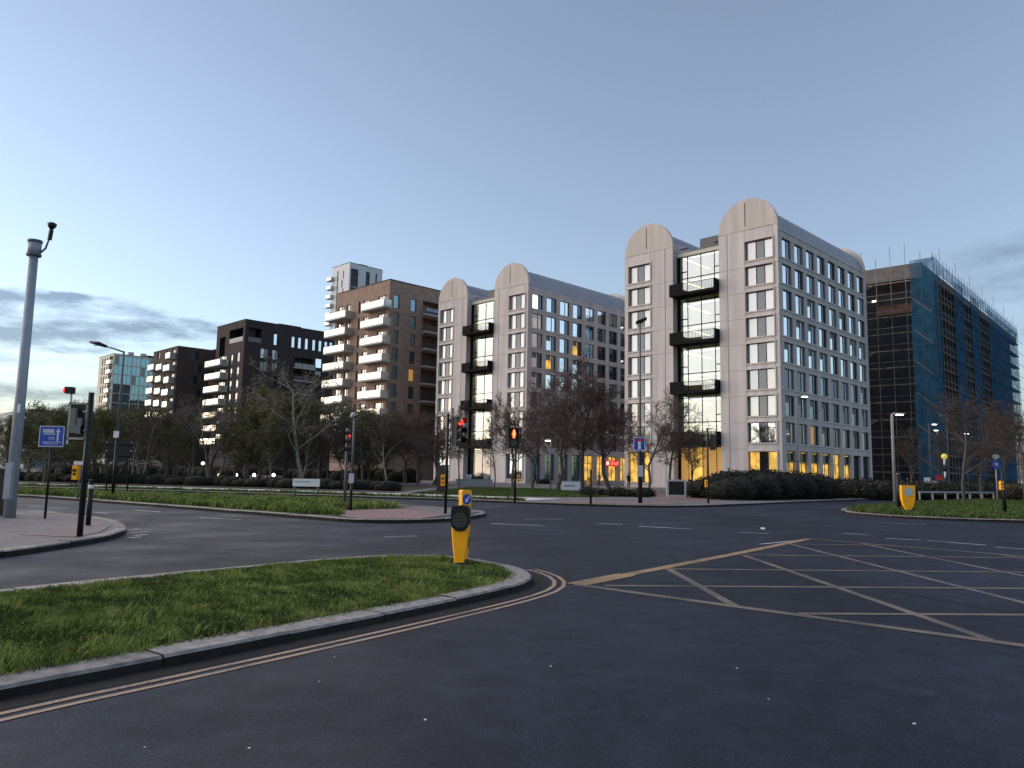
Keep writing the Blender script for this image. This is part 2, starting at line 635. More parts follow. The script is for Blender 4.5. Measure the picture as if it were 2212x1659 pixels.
M_bark = pm('bark', (0.10, 0.085, 0.072), 0.95, 0.3, 6.0)
M_birch = pm('pale_bark', (0.25, 0.235, 0.20), 0.9, 0.45, 5.0)
M_twig = pm('twig', (0.095, 0.070, 0.060), 0.95, 0.2, 2.0)
M_twigr = pm('red_twig', (0.125, 0.082, 0.070), 0.95, 0.25, 2.0)
M_leaf = pm('leaf', (0.14, 0.148, 0.042), 0.8, 0.45, 1.2)
M_leafb = pm('leaf_dull', (0.122, 0.112, 0.056), 0.8, 0.4, 1.2)
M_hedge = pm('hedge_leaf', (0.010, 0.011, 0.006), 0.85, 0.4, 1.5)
M_grass = pm('grass_blade', (0.150, 0.205, 0.030), 0.8, 0.35, 2.0)
M_grassy = pm('grass_blade_light', (0.235, 0.255, 0.060), 0.8, 0.3, 3.0)
M_grassd = pm('grass_blade_dark', (0.062, 0.095, 0.018), 0.8, 0.4, 1.3)
M_shrub = pm('russet_shrub', (0.16, 0.065, 0.035), 0.9, 0.3, 2.0)
M_cloth = pm('dark_cloth', (0.012, 0.012, 0.016), 0.9, 0.1)
M_purple = pm('purple_cloth', (0.10, 0.06, 0.16), 0.9, 0.1)
M_skin = pm('skin', (0.35, 0.2, 0.15), 0.7, 0)

# ================================================================== THE GROUND
def chaikin(pts, n=2):
    for _ in range(n):
        out = []
        for i, p in enumerate(pts):
            q = pts[(i + 1) % len(pts)]
            out.append((0.75 * p[0] + 0.25 * q[0], 0.75 * p[1] + 0.25 * q[1]))
            out.append((0.25 * p[0] + 0.75 * q[0], 0.25 * p[1] + 0.75 * q[1]))
        pts = out
    return pts


def area2(p):
    return sum(p[i][0] * p[(i + 1) % len(p)][1] - p[(i + 1) % len(p)][0] * p[i][1] for i in range(len(p)))


def resample(pts, step, closed=True):
    pts = [Vector((p[0], p[1])) for p in pts]
    seq = pts + ([pts[0]] if closed else [])
    L = [0.0]
    for a, b in zip(seq, seq[1:]):
        L.append(L[-1] + (b - a).length)
    n = max(3, int(round(L[-1] / step)))
    out = []
    j = 0
    for i in range(n + (0 if closed else 1)):
        d = L[-1] * i / n
        while j < len(L) - 2 and L[j + 1] < d:
            j += 1
        t = (d - L[j]) / max(1e-9, L[j + 1] - L[j])
        out.append(seq[j].lerp(seq[j + 1], t))
    return out


def offset(pts, d, closed=True):
    """move a counter-clockwise line inwards (left) by d"""
    out = []
    n = len(pts)
    for i in range(n):
        a = pts[(i - 1) % n] if (closed or i) else pts[i]
        b = pts[(i + 1) % n] if (closed or i < n - 1) else pts[i]
        t = (b - a).normalized()
        out.append(pts[i] + Vector((-t.y, t.x)) * d)
    return out


def in_view(p, slack=2.0):
    return p[1] > 3.0 and abs(p[0]) < 0.70 * p[1] + slack


def inside(poly, x, y):
    c = False
    n = len(poly)
    for i in range(n):
        x1, y1 = poly[i][0], poly[i][1]
        x2, y2 = poly[(i + 1) % n][0], poly[(i + 1) % n][1]
        if (y1 > y) != (y2 > y) and x < (x2 - x1) * (y - y1) / (y2 - y1) + x1:
            c = not c
    return c


ground = tag(MB().quad((-1500, -400, -0.02), (1500, -400, -0.02), (1500, 2500, -0.02), (-1500, 2500, -0.02))
             .build('ground', M_earth), kind='structure')
road = tag(MB().prism([(-70, -25), (70, -25), (90, 60), (60, 88), (22, 60), (0, 46), (-70, 62)], -0.015, 0.0)
           .build('road', M_asphalt), kind='structure')


def raised(name, outline, surf, h=0.13, kw=0.28, stone=0.9, rounds=2, step=None, kmats=(M_kerb, M_kerb2, M_kerb3), kerb_all=True):
    """a kerbed patch: its top surface, with every kerbstone in view a piece of its own"""
    pts = chaikin(outline, rounds)
    if area2(pts) < 0:
        pts = pts[::-1]
    sub = 3
    pts = resample(pts, stone / sub)
    inner = offset(pts, kw)
    mb = MB()
    mb.prism([(p.x, p.y) for p in inner], -0.01, h - 0.012)
    top = tag(mb.build(name, surf), kind='structure')
    n = len(pts)
    far = MB()
    for i in range(0, n - n % sub, sub):
        near = in_view(pts[i])
        if not near and not kerb_all:
            continue
        g = 0.006
        dz = rng.uniform(-0.007, 0.007)
        jog = rng.uniform(-0.010, 0.010)
        ring = []
        for k in range(sub + 1):
            a, b = pts[(i + k) % n], inner[(i + k) % n]
            nrm = (a - b).normalized()
            tdir = Vector((-nrm.y, nrm.x))
            sh = g if k == 0 else (-g if k == sub else 0)
            a = a + tdir * sh + nrm * jog
            b = b + tdir * sh
            c = a - nrm * 0.022
            ring.append([(a.x, a.y, -0.01), (a.x, a.y, h - 0.024 + dz), (c.x, c.y, h + dz), (b.x, b.y, h + dz), (b.x, b.y, -0.01)])
        vs = [p for r in ring for p in r]
        fs = []
        for k in range(sub):
            for j in range(4):
                fs.append((k * 5 + j, (k + 1) * 5 + j, (k + 1) * 5 + j + 1, k * 5 + j + 1))
        fs += [(0, 1, 2, 3, 4), tuple(sub * 5 + j for j in (4, 3, 2, 1, 0))]
        if near:
            m2 = MB()
            m2.add(vs, fs)
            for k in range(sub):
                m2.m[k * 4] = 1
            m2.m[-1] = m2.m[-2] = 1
            m2.build('kerbstone', [kmats[rng.choice((0, 0, 1, 2))], M_kerb_shade], top)
        else:
            far.add(vs, fs)
    if far.f:
        far.build('kerb_run', kmats[0], top)
    return top, pts, inner


NEAR = [(-4.6, 3.6), (-3.46, 5.42), (-2.89, 6.14), (-1.3, 8.35), (0.08, 10.42), (0.40, 11.4), (0.26, 12.4), (-0.22, 13.2),
        (-0.9, 14.05), (-2.0, 14.1), (-3.1, 13.3), (-4.6, 11.5), (-6.1, 9.5), (-8.6, 5.5), (-11, 1.2), (-7.6, -1.2)]
near_island, near_edge, near_inner = raised('near_island_verge', NEAR, M_soil, 0.095, 0.33, 1.25)
LEFT = [(-10.2, 6), (-9.0, 11.0), (-8.62, 13.3), (-8.5, 15.6), (-8.7, 17.3), (-9.3, 18.9), (-10.9, 21.4), (-13.2, 23.4), (-16.4, 25.0), (-30, 31.5),
        (-44, 33), (-44, 4)]
left_pave, left_edge, left_inner = raised('corner_pavement', LEFT, M_pave, 0.12, 0.26, 0.92)
MID = [(-60, 52.5), (-42, 46.6), (-22, 36.4), (-14.6, 30.9), (-9.6, 27.2), (-6.2, 24.6), (-4.6, 23.3), (-2.5, 24.0), (-1.2, 26.4), (-0.75, 29.0),
       (-1.5, 31.2), (-6, 34.8), (-9.5, 37.6), (-25, 41.9), (-44, 49.0), (-60, 55)]
mid_island, mid_edge, mid_inner = raised('median_island', MID, M_soil, 0.12, 0.24, 0.92)
FAR = [(-90, 69), (-60, 59.5), (-32, 51.0), (-14, 46.4), (-2.6, 42.6), (1.6, 40.0), (5.2, 38.6), (8.4, 39.0), (11.5, 41.6), (16.5, 47.6), (27, 59),
       (47, 80), (70, 104), (90, 150), (-60, 190), (-160, 160)]
far_pave, far_edge, far_inner = raised('far_pavement', FAR, M_pave, 0.12, 0.26, 1.84)
RIGHT = [(16.0, 37.2), (15.4, 34.6), (16.7, 31.7), (20.2, 30.6), (30, 29.4), (80, 22), (84, 60), (62, 76), (46, 69), (27.5, 52.5), (20.2, 43.4), (17.1, 39.6)]
right_island, right_edge, right_inner = raised('right_island_verge', RIGHT, M_soil, 0.12, 0.26, 0.92)


def sheet(name, poly, z, mat, parent=None, kind='structure'):
    o = MB().prism([(p[0], p[1]) for p in (poly if area2(poly) > 0 else poly[::-1])], z - 0.02, z).build(name, mat, parent)
    if parent is None:
        o['kind'] = kind
    return o


# beds, lawn and pale path along the far side
def band(pairs_near, pairs_far):
    return list(pairs_near) + list(reversed(pairs_far))


PATH_N = [(-88, 70.6), (-60, 61.3), (-32, 52.2), (-14, 47.6), (-2.4, 43.7), (1.0, 42.2)]
PATH_F = [(-86, 76.8), (-60, 67.0), (-32, 58.0), (-14, 53.2), (-2.2, 48.6), (3.0, 45.8)]
sheet('pale_footpath', band(PATH_N, PATH_F), 0.128, M_paleway)
sheet('verge_strip', band([(-88.3, 69.9), (-60, 60.6), (-32, 51.6), (-14, 47.0), (-2.6, 43.2), (0.8, 41.4)],
                          [(-88, 71.3), (-60, 62.3), (-32, 53.1), (-14, 48.5), (-2.4, 44.5), (0.9, 42.9)]), 0.126, M_lawn)
sheet('planting_bed', band([(-86, 77), (-60, 66.8), (-32, 57.6), (-14, 52.8), (-8, 50.6)],
                           [(-84, 118), (-60, 104), (-32, 92), (-14, 84), (-7, 80)]), 0.132, M_soil)
sheet('lawn', [(-6.5, 50.0), (-1.5, 48.4), (5.5, 50.5), (9.5, 56), (9, 66), (3, 72), (-4, 74)], 0.131, M_lawn)
sheet('grass_bank', [(19, 55), (27, 62.5), (46, 84), (52, 92), (44, 96), (20, 70)], 0.131, M_lawn)
sheet('red_crossing_paving', [(2.6, 40.6), (6.6, 39.4), (8.3, 40.2), (9.6, 42.2), (7.0, 42.6), (3.6, 43.0)], 0.129, M_tactile)
sheet('brick_forecourt', [(9.6, 48), (15.2, 50), (13, 68), (9.8, 70)], 0.1295, pm('brick_paving', (0.24, 0.15, 0.13), 0.85, 0.2, 2.0))
sheet('red_tactile_paving', [(-5.0, 29.6), (-6.6, 27.6), (-5.4, 25.0), (-4.5, 23.75), (-2.75, 24.3), (-2.2, 26.2), (-3.0, 28.6), (-4.0, 30.2)], 0.131, M_tactile)
sheet('island_paving', [(-2.9, 28.7), (-2.15, 26.1), (-1.7, 26.6), (-1.1, 29.0), (-1.7, 30.9), (-3.9, 32.6), (-4.4, 31.0), (-3.9, 30.3)], 0.1305, M_pave)
sheet('tactile_corner', [(-8.98, 16.0), (-9.1, 17.2), (-9.75, 18.8), (-11.0, 20.8), (-11.8, 19.9), (-10.6, 17.8), (-10.3, 16.3)], 0.122,
      pm('worn_red_paving', (0.195, 0.152, 0.146), 0.85, 0.2, 1.5))


# painted markings -------------------------------------------------
def stripe(pts, w, mat, name, z=0.005, closed=False):
    pts = [Vector((p[0], p[1])) for p in pts]
    l_, r_ = offset(pts, w / 2, closed), offset(pts, -w / 2, closed)
    vs = []
    for a, b in zip(l_, r_):
        vs += [(b.x, b.y, z), (a.x, a.y, z)]
    mb = MB()
    mb.add(vs, [(2 * i, 2 * i + 2, 2 * i + 3, 2 * i + 1) for i in range(len(pts) - 1)])
    return mb.build(name, mat, road)


BOX_L, BOX_T, BOX_B, BOX_R = (0.98, 11.33), (8.0, 20.6), (9.6, 3.9), (15.6, 12.4)


def on_side(p, q, x=None, y=None):
    if x is not None:
        t = (x - p[0]) / (q[0] - p[0])
    else:
        t = (y - p[1]) / (q[1] - p[1])
    return (p[0] + t * (q[0] - p[0]), p[1] + t * (q[1] - p[1]))


stripe([BOX_L, (3.0, 13.95), (4.84, 16.35), BOX_T], 0.21, M_yellow, 'box_outline', 0.0062)
stripe([BOX_L, (2.86, 9.66), (4.94, 7.86), BOX_B], 0.17, M_boxpaint, 'box_outline', 0.0058)
stripe([BOX_T, (9.0, 19.3), (11.2, 16.9), BOX_R], 0.17, M_boxpaint, 'box_outline', 0.0064)
stripe([BOX_R, BOX_B], 0.17, M_boxpaint, 'box_outline', 0.0066)
stripe([BOX_L, on_side(BOX_L, (3.0, 13.95), x=1.9)], 0.34, M_yellow, 'box_outline', 0.007)
for x, yt, yb in ((2.76, 13.35, 9.72), (4.84, 15.95, 7.98), (6.85, 19.05, 6.22), (8.83, 19.35, 4.6), (10.9, 17.2, 5.6), (12.9, 15.1, 8.5)):
    stripe([(x, yt), (x + 0.04, (yt + yb) / 2), (x + 0.07, yb)], 0.13, M_boxpaint, 'box_hatch_line', 0.0048)
for (xa, ya), (xb, yb) in (((1.40, 11.28), (14.3, 12.30)), ((2.74, 13.40), (14.1, 14.25)), ((4.84, 16.02), (11.7, 16.60)),
                           ((3.46, 9.28), (12.9, 9.98)), ((7.0, 18.85), (9.5, 19.0)), ((5.9, 7.2), (11.5, 7.6))):
    stripe([(xa, ya), ((xa + xb) / 2, (ya + yb) / 2), (xb, yb)], 0.13, M_boxpaint, 'box_hatch_line', 0.0052)
_i0 = min(range(len(near_edge)), key=lambda i: (near_edge[i] - Vector((0.12, 12.9))).length)
_run = [p for p in near_edge]
_s = min(range(len(_run)), key=lambda i: (_run[i] - Vector((-5.2, 2.4))).length)
_seq = []
_k = _s
while True:
    _seq.append(_run[_k])
    if _k == _i0:
        break
    _k = (_k + 1) % len(_run)
for d in (0.34, 0.48):
    stripe(offset(_seq, -d, closed=False), 0.058, M_yellow_dl, 'double_yellow_line', 0.005)
stripe(offset(_seq, -0.13, closed=False), 0.26, pm('gutter_grit', (0.013, 0.0125, 0.012), 0.95, 0.4, 6.0), 'gutter_grit', 0.003)
for a, b, w in (((1290, 1131), (1345, 1133), .14), ((1380, 1137), (1492, 1143), .16), ((1060, 1131), (1180, 1136), .14), ((1130, 1121), (1215, 1122), .12),
                ((1915, 1163), (1990, 1167), .13), ((2005, 1168), (2130, 1178), .15), ((2150, 1182), (2260, 1190), .15), ((1820, 1152), (1880, 1156), .12),
                ((60, 1094), (150, 1098), .15), ((205, 1107), (235, 1109), .15), ((290, 1102), (345, 1106), .14), ((60, 1103), (120, 1106), .13),
                ((430, 1118), (520, 1123), .12), ((760, 1118), (820, 1121), .12), ((600, 1092), (700, 1098), .1), ((1030, 1095), (1100, 1094), .1),
                ((1590, 1150), (1660, 1153), .10), ((830, 1160), (900, 1158), .10), ((1890, 1128), (2000, 1134), .1), ((1640, 1176), (1720, 1168), .09)):
    stripe([G(*a), G((a[0] + b[0]) / 2, (a[1] + b[1]) / 2), G(*b)], w, M_white, 'lane_dash', 0.0045)
for q in ((262, 1146, 300, 1143), (282, 1151, 322, 1149), (290, 1157, 318, 1155), (278, 1162, 306, 1160)):
    stripe([G(q[0], q[1]), G((q[0] + q[2]) / 2, (q[1] + q[3]) / 2), G(q[2], q[3])], 0.12, M_white, 'edge_dash', 0.0045)
M_tyre = paint_mat('tyre_mark', (0.009, 0.009, 0.010), 0.45, (0.0165, 0.0185, 0.024))
for pts in (((1205, 1268), (1228, 1240), (1215, 1205), (1180, 1188)), ((1392, 1192), (1440, 1200), (1462, 1212), (1470, 1228)), ((500, 1225), (760, 1185), (1000, 1165), (1200, 1158)),
            ((520, 1240), (800, 1196), (1040, 1176), (1260, 1166)), ((2212, 1330), (1900, 1270), (1700, 1225), (1560, 1190))):
    g_ = [Vector(G(*p)) for p in pts]
    fine = []
    for i in range(len(g_) - 1):
        for t in np.linspace(0, 1, 6, endpoint=False):
            a, b, c, d = g_[max(i - 1, 0)], g_[i], g_[i + 1], g_[min(i + 2, len(g_) - 1)]
            fine.append(.5 * ((2 * b) + (c - a) * t + (2 * a - 5 * b + 4 * c - d) * t * t + (3 * b - a - 3 * c + d) * t ** 3))
    stripe(fine + [g_[-1]], 0.13, M_tyre, 'tyre_mark', 0.0024)
_mb = MB()
for px, py, s in ((1648, 1143, .09), (918, 1556, .010), (1592, 1444, .009), (312, 1615, .006), (538, 1617, .008), (1660, 1511, .006), (722, 1420, .006),
                  (1975, 1565, .012), (690, 1473, .006), (1190, 1440, .008)):
    x, y = G(px, py)
    _mb.prism([(x + s * math.cos(t) * rng.uniform(.6, 1.3), y + s * math.sin(t) * rng.uniform(.6, 1.3)) for t in (0, 1.2, 2.3, 3.6, 5.0)], 0.002, 0.002 + s * .5)
tag(_mb.build('road_litter', M_whitep), 'pale scraps and grit scattered over the dark road', kind='stuff')

# ================================================================== BUILDINGS
# every block stands at 45 degrees: local +X runs back along its right-hand face, local +Y runs left along its front
def facade(mb, face, W, z0, z1, openings, depth, back=None, m=0, base=0.0):
    """a wall sheet with real openings. face 'front' = plane x=base facing -X, 'right' = plane y=base facing -Y"""
    A = sorted({0.0, W, *[o[0] for o in openings], *[o[1] for o in openings]})
    Z = sorted({z0, z1, *[o[2] for o in openings], *[o[3] for o in openings]})

    def P(a, z, d=0.0):
        return (base + d, a, z) if face == 'front' else (a, base + d, z)

    flip = face == 'front'

    def q(p, b, c, d, mm):
        mb.quad(*((d, c, b, p) if flip else (p, b, c, d)), mm)

    for i in range(len(A) - 1):
        run = None
        for j in range(len(Z) - 1):
            ca, cz = (A[i] + A[i + 1]) / 2, (Z[j] + Z[j + 1]) / 2
            hole = any(o[0] < ca < o[1] and o[2] < cz < o[3] for o in openings)
            if not hole and run is None:
                run = Z[j]
            if run is not None and (hole or j == len(Z) - 2):
                top = Z[j] if hole else Z[j + 1]
                q(P(A[i], run), P(A[i + 1], run), P(A[i + 1], top), P(A[i], top), m)
                run = None
    for a0, a1, b0, b1 in [o[:4] for o in openings]:
        q(P(a0, b0), P(a0, b0, depth), P(a0, b1, depth), P(a0, b1), m)
        q(P(a1, b0, depth), P(a1, b0), P(a1, b1), P(a1, b1, depth), m)
        q(P(a0, b0), P(a1, b0), P(a1, b0, depth), P(a0, b0, depth), m)
        q(P(a0, b1, depth), P(a1, b1, depth), P(a1, b1), P(a0, b1), m)
        if back is not None:
            q(P(a0, b0, depth), P(a1, b0, depth), P(a1, b1, depth), P(a0, b1, depth), back)


_wm = {}


def window(parent, face, a0, a1, z0, z1, rec, split, panes, frame=M_frame, fw=0.07, base=0.0, name='window', transom=None):
    """a window in an opening: its frame, and each pane a piece of its own"""
    w, h = a1 - a0, z1 - z0
    key = (round(w, 2), round(h, 2), tuple(split), frame.name, fw, transom)
    if key not in _wm:
        mb = MB()
        t = 0.10
        mb.box(-w / 2, w / 2, 0, t, 0, fw)
        mb.box(-w / 2, w / 2, 0, t, h - fw, h)
        mb.box(-w / 2, -w / 2 + fw, 0, t, fw, h - fw)
        mb.box(w / 2 - fw, w / 2, 0, t, fw, h - fw)
        for s in split:
            x = -w / 2 + s * w
            mb.box(x - fw / 2, x + fw / 2, -0.012, t - 0.02, fw, h - fw)
        if transom:
            mb.box(-w / 2 + fw, w / 2 - fw, 0.004, t - 0.03, h * transom - fw / 2, h * transom + fw / 2)
        fm = mb.mesh('window', frame)
        edges = [0.0, *split, 1.0]
        pms = []
        for s0, s1 in zip(edges, edges[1:]):
            p = MB()
            p.box(-w / 2 + s0 * w + fw * .4, -w / 2 + s1 * w - fw * .4, 0.045, 0.07, fw * .5, h - fw * .5)
            pms.append((p, {}))
        _wm[key] = (fm, pms)
    fm, pms = _wm[key]
    c = (a0 + a1) / 2
    if face == 'front':
        o = put(name, fm, parent, (base + rec, c, z0), R(-90))
    elif face == 'right':
        o = put(name, fm, parent, (c, base + rec, z0), 0)
    for (p, cache), mt in zip(pms, panes):
        if mt is None:
            continue
        if mt.name not in cache:
            cache[mt.name] = p.mesh('pane', mt)
        put('pane', cache[mt.name], o)
    return o


def arch_wall(mb, y0, y1, zs, thick, x, m=0, over=0.0, n=28):
    """half-round gable head standing on zs, front at x"""
    c, r = (y0 + y1) / 2, (y1 - y0) / 2 + over
    ring = [(c + r * math.cos(math.pi * i / n), zs + r * math.sin(math.pi * i / n)) for i in range(n + 1)]
    k = [(x, y, z) for y, z in ring] + [(x + thick, y, z) for y, z in ring]
    N = n + 1
    fs = [tuple(range(N)), tuple(range(2 * N - 1, N - 1, -1))]
    fs += [(i, N + i, N + i + 1, i + 1) for i in range(n)]
    mb.add(k, fs, m)


def barrel_block(loc, label, seed, lit, rz=R(45)):
    rr = random.Random(seed)
    b = thing('apartment_block', label, 'building', (loc[0], loc[1], 0), rz, 'vaulted concrete apartment blocks')
    LX, LY, T1, T2, ZS = 25.8, 21.2, 7.4, 13.8, 30.75
    SILL = [5.44 + 3.0 * k for k in range(8)]
    FW = [(z, z + 2.3) for z in SILL]
    # ---- gable walls with window openings, heads and grooves
    for y0, y1, wa, wb, mirror in ((0.0, T1, 0.62, 4.05, False), (T2, LY, LY - 4.05, LY - 0.62, True)):
        mb = MB()
        op = [(wa - y0, wb - y0, z0, z1) for z0, z1 in FW] + [(wa - y0, wb - y0, 0.7, 4.5)]
        sub = MB()
        facade(sub, 'front', y1 - y0, 0, ZS, op, 0.34, base=0.07)
        mb.add([(v[0], v[1] + y0, v[2]) for v in sub.v], sub.f)
        mb.quad((0.07, y1, 0), (LX, y1, 0), (LX, y1, ZS), (0.07, y1, ZS)) if not mirror else mb.quad((LX, y0, 0), (0.07, y0, 0), (0.07, y0, ZS), (LX, y0, ZS))
        if mirror:
            mb.quad((0.07, y1, 0), (LX, y1, 0), (LX, y1, ZS), (0.07, y1, ZS))
        gw = mb.build('gable_wall', M_conc, b)
        head = MB()
        arch_wall(head, y0, y1, ZS - 0.55, 0.42, 0.0)
        head.box(0.0, 0.42, y0, y1, ZS - 0.60, ZS - 0.55)
        hd = head.build('gable_head', M_concap, b)
        c = (y0 + y1) / 2
        MB().box(-0.012, 0.01, c + 0.2, c + 0.31, ZS - 0.1, ZS + 2.7).build('groove', M_joint, hd)
        # cladding panels, each a piece: three bays beside the windows, floor by floor
        zb = [0.15, 4.72] + [7.74 + 3.0 * k for k in range(7)] + [ZS - 0.62]
        for z0, z1 in zip(zb, zb[1:]):
            bays = ((0.02, 0.58), (4.10, 6.22), (6.34, T1 - 0.005))
            for p0, p1 in bays:
                q0, q1 = (LY - p1, LY - p0) if mirror else (p0, p1)
                MB().box(0.0, 0.085, q0, q1, z0 + 0.018, z1 - 0.018).build('panel', M_conc, b)
        for z0, z1 in zip([4.5] + [z + 2.3 for z in SILL], SILL + [ZS - 0.62]):
            MB().box(0.0, 0.085, (LY - 4.05 if mirror else .62), (LY - .62 if mirror else 4.05), z0 + 0.13, z1 - 0.13).build('panel', M_conc, b)
        # front windows in projecting surrounds
        for k, (z0, z1) in enumerate(FW + [(0.7, 4.5)]):
            ground_row = k == 8
            if ground_row:
                pn = [M_lit, M_g_dark, M_lit] if lit else [M_g_teal, M_g_dark, M_g_teal]
            elif k == 0 and not mirror and lit:
                pn = [M_g_sky, M_g_dark, M_g_sky]
            else:
                pn = [rr.choice((M_g_front, M_g_front, M_g_front2, M_g_front3)), M_g_grey, rr.choice((M_g_front, M_g_front, M_g_front2, M_g_front3))]
            w = window(b, 'front', wa + .02, wb - .02, z0, z1, 0.30, (0.36, 0.66), pn)
            ww, hh, t = wb - wa, z1 - z0, 0.13
            s = MB()
            for q in ((-ww / 2 - t, ww / 2 + t, hh - .01, hh + t), (-ww / 2 - t, ww / 2 + t, -t, .01), (-ww / 2 - t, -ww / 2 + .01, .01, hh - .01), (ww / 2 - .01, ww / 2 + t, .01, hh - .01)):
                s.box(q[0], q[1], -0.42, -0.18, q[2], q[3])
            s.build('surround', M_conc, w)
    # ---- right-hand face: recessed wall, piers, bands, windows
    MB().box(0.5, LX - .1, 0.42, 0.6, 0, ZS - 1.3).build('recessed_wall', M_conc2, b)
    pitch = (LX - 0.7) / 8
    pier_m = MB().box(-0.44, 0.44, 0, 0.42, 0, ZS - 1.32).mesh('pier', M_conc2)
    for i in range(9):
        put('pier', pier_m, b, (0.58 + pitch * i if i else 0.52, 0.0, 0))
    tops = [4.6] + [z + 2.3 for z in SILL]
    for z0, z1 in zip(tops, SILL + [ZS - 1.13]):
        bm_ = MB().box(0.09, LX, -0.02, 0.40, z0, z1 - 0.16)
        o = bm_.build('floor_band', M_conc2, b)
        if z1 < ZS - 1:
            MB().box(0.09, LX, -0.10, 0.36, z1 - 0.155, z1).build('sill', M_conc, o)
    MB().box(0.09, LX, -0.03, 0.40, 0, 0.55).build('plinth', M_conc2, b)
    for i in range(8):
        a0, a1 = 0.58 + pitch * i + 0.44, 0.58 + pitch * (i + 1) - 0.44
        for k, z in enumerate(SILL):
            u = rr.random()
            if k >= 3:
                pn = [M_g_sky, M_g_dark if u < .5 else M_g_blind]
                if k >= 6 and not lit and u > 0.6:
                    pn = [M_g_sky, M_g_sky]
            else:
                pn = [M_g_blind if u < .5 else M_g_dark, M_g_dark if u < .6 else M_g_blind]
            if lit and (i, k) in ((2, 0),):
                pn = [M_litdim, M_g_dark]
            if not lit and (i, k) in ((0, 7), (3, 5), (1, 4)):
                pn = [M_lit if k != 7 else M_stripw, M_g_dark]
            w = window(b, 'right', a0, a1, z + .02, z + 2.28, 0.17, (0.60,), pn)
            if rr.random() < 0.35 and k < 6:
                MB().box(-(a1 - a0) / 2 + .1, 0.0, 0.02, 0.04, 1.5, 2.2).build('blind', M_panel, w)
        g_l = [M_lit, M_lit] if (lit and i < 6) else [M_g_dark, M_g_dark]
        if not lit:
            g_l = [M_lit, M_lit] if i >= 4 else [M_g_teal, M_g_teal]
        w = window(b, 'right', a0, a1, 0.57, 4.58, 0.31, (0.5,), g_l, transom=0.68)
        if lit and i < 6 and i != 4:
            MB().box(-(a1 - a0) / 2 + .08, (a1 - a0) / 2 - .08, 0.02, 0.044, 2.80, 3.85).build('dark_upper_light', M_g_dark, w)
    # ---- vaults
    for y0, y1 in ((0.0, T1), (T2, LY)):
        v = MB()
        c, r, n = (y0 + y1) / 2, (y1 - y0) / 2 - 0.22, 24
        xs = [0.40, LX - 0.3]
        for i in range(n):
            t0, t1 = math.pi * i / n, math.pi * (i + 1) / n
            p = [(x, c + r * math.cos(t), ZS - 1.15 + r * math.sin(t)) for x in xs for t in (t0, t1)]
            v.quad(p[0], p[2], p[3], p[1])
        v.box(0.43, LX - .31, y0 - 0.03, y0 + .3, ZS - 1.28, ZS - 1.10)
        vr = v.build('vault_roof', M_zinc, b, smooth=False)
        for i in range(1, 16):
            x = 0.4 + i * (LX - .7) / 16
            s = MB()
            pts = [(x, c + (r + .02) * math.cos(math.pi * j / 12), ZS - 1.15 + (r + .02) * math.sin(math.pi * j / 12)) for j in range(13)]
            s.tube(pts, 0.016, 4)
            s.build('standing_seam', M_zinc, vr)
        rg = MB()
        arch_wall(rg, y0, y1, ZS - .85, 0.3, LX - .3, over=0.12)
        rg.box(LX - .3, LX, y0, y1, 0, ZS - .85)
        rg.build('rear_gable', M_conc, b)
    # ---- glazed link between the two bars
    GX = 1.15
    body = MB()
    body.box(9.0, 9.3, T1, T2, 0, 29.0)
    body.box(GX - .25, LX - 2, T1 + .02, T2 - .02, 28.9, 29.35)
    body.build('link_core', M_int, b)
    MB().box(1.5, 6.5, T1 + .1, T1 + 3.4, 29.36, 30.9).build('roof_plant', M_greyd, b)
    for k in range(9):
        z = 4.95 + 3.0 * k
        MB().box(GX + .12, 8.95, T1 + .03, T2 - .03, z, z + .32).build('floor_slab', M_int, b)
        if k:
            MB().box(GX + .5, 8.0, T2 - .62, T2 - .45, z - .10, z - .02).build('strip_light', M_strip, b)
        MB().box(GX + .6, GX + .8, T1 + .4, T2 - 1.6, z - .09, z - .03).build('strip_light', M_stripw, b)
    cols = [T1 + .03, T1 + 1.25, T1 + 3.1, T1 + 5.0, T2 - .28]
    mu = MB()
    for y in cols:
        mu.box(GX - .05, GX + .08, y - .03, y + .03, 0.1, 28.9)
    for k in range(9):
        mu.box(GX - .05, GX + .08, cols[0], cols[-1], 5.05 + 3.0 * k, 5.14 + 3.0 * k)
        for c0 in (0, 3):
            mu.box(GX - .05, GX + .08, cols[c0], cols[c0 + 1], 5.9 + 3.0 * k, 6.0 + 3.0 * k)
    cw = mu.build('curtain_wall', M_black, b)
    zz = [0.1] + [5.1 + 3.0 * k for k in range(8)] + [28.9]
    for y0, y1 in zip(cols, cols[1:]):
        for z0, z1 in zip(zz, zz[1:]):
            mt = M_g_clear
            if z0 < 1:
                mt = (M_lit if (lit and T1 + 3 < y0 < T1 + 4.9) else (M_litdim if lit else M_g_dark))
            MB().box(GX, GX + .03, y0 + .03, y1 - .03, z0 + .04, z1 - .04).build('pane', mt, cw)
    MB().box(GX - .2, GX + .2, T2 - .26, T2 - .02, 0, 29.0).build('corner_post', M_black, b)
    # ---- black steel balconies
    for k in range(4):
        z = 5.32 + 6.05 * k
        x0, x1, y0, y1 = -0.95, GX - .15, T1 + .12, T2 - .12
        bal = MB().box(x0, x1, y0, y1, z + .04, z + .38).build('balcony', M_black, b)
        MB().box(x0 - .04, x0 + .06, y1 - 1.9, y1 + .02, z + .1, z + 1.55).box(x0 + .06, x1, y1 - .05, y1 + .03, z + .4, z + 1.55).build('planter_panel', M_black, bal)
        MB().box(x0 - .03, x1, y0 - .03, y0 + .06, z + .05, z + 1.5).build('end_panel', M_black, bal)
        rl = MB()
        rl.box(x0, x0 + .05, y0 + .06, y1 - 1.9, z + 1.42, z + 1.48)
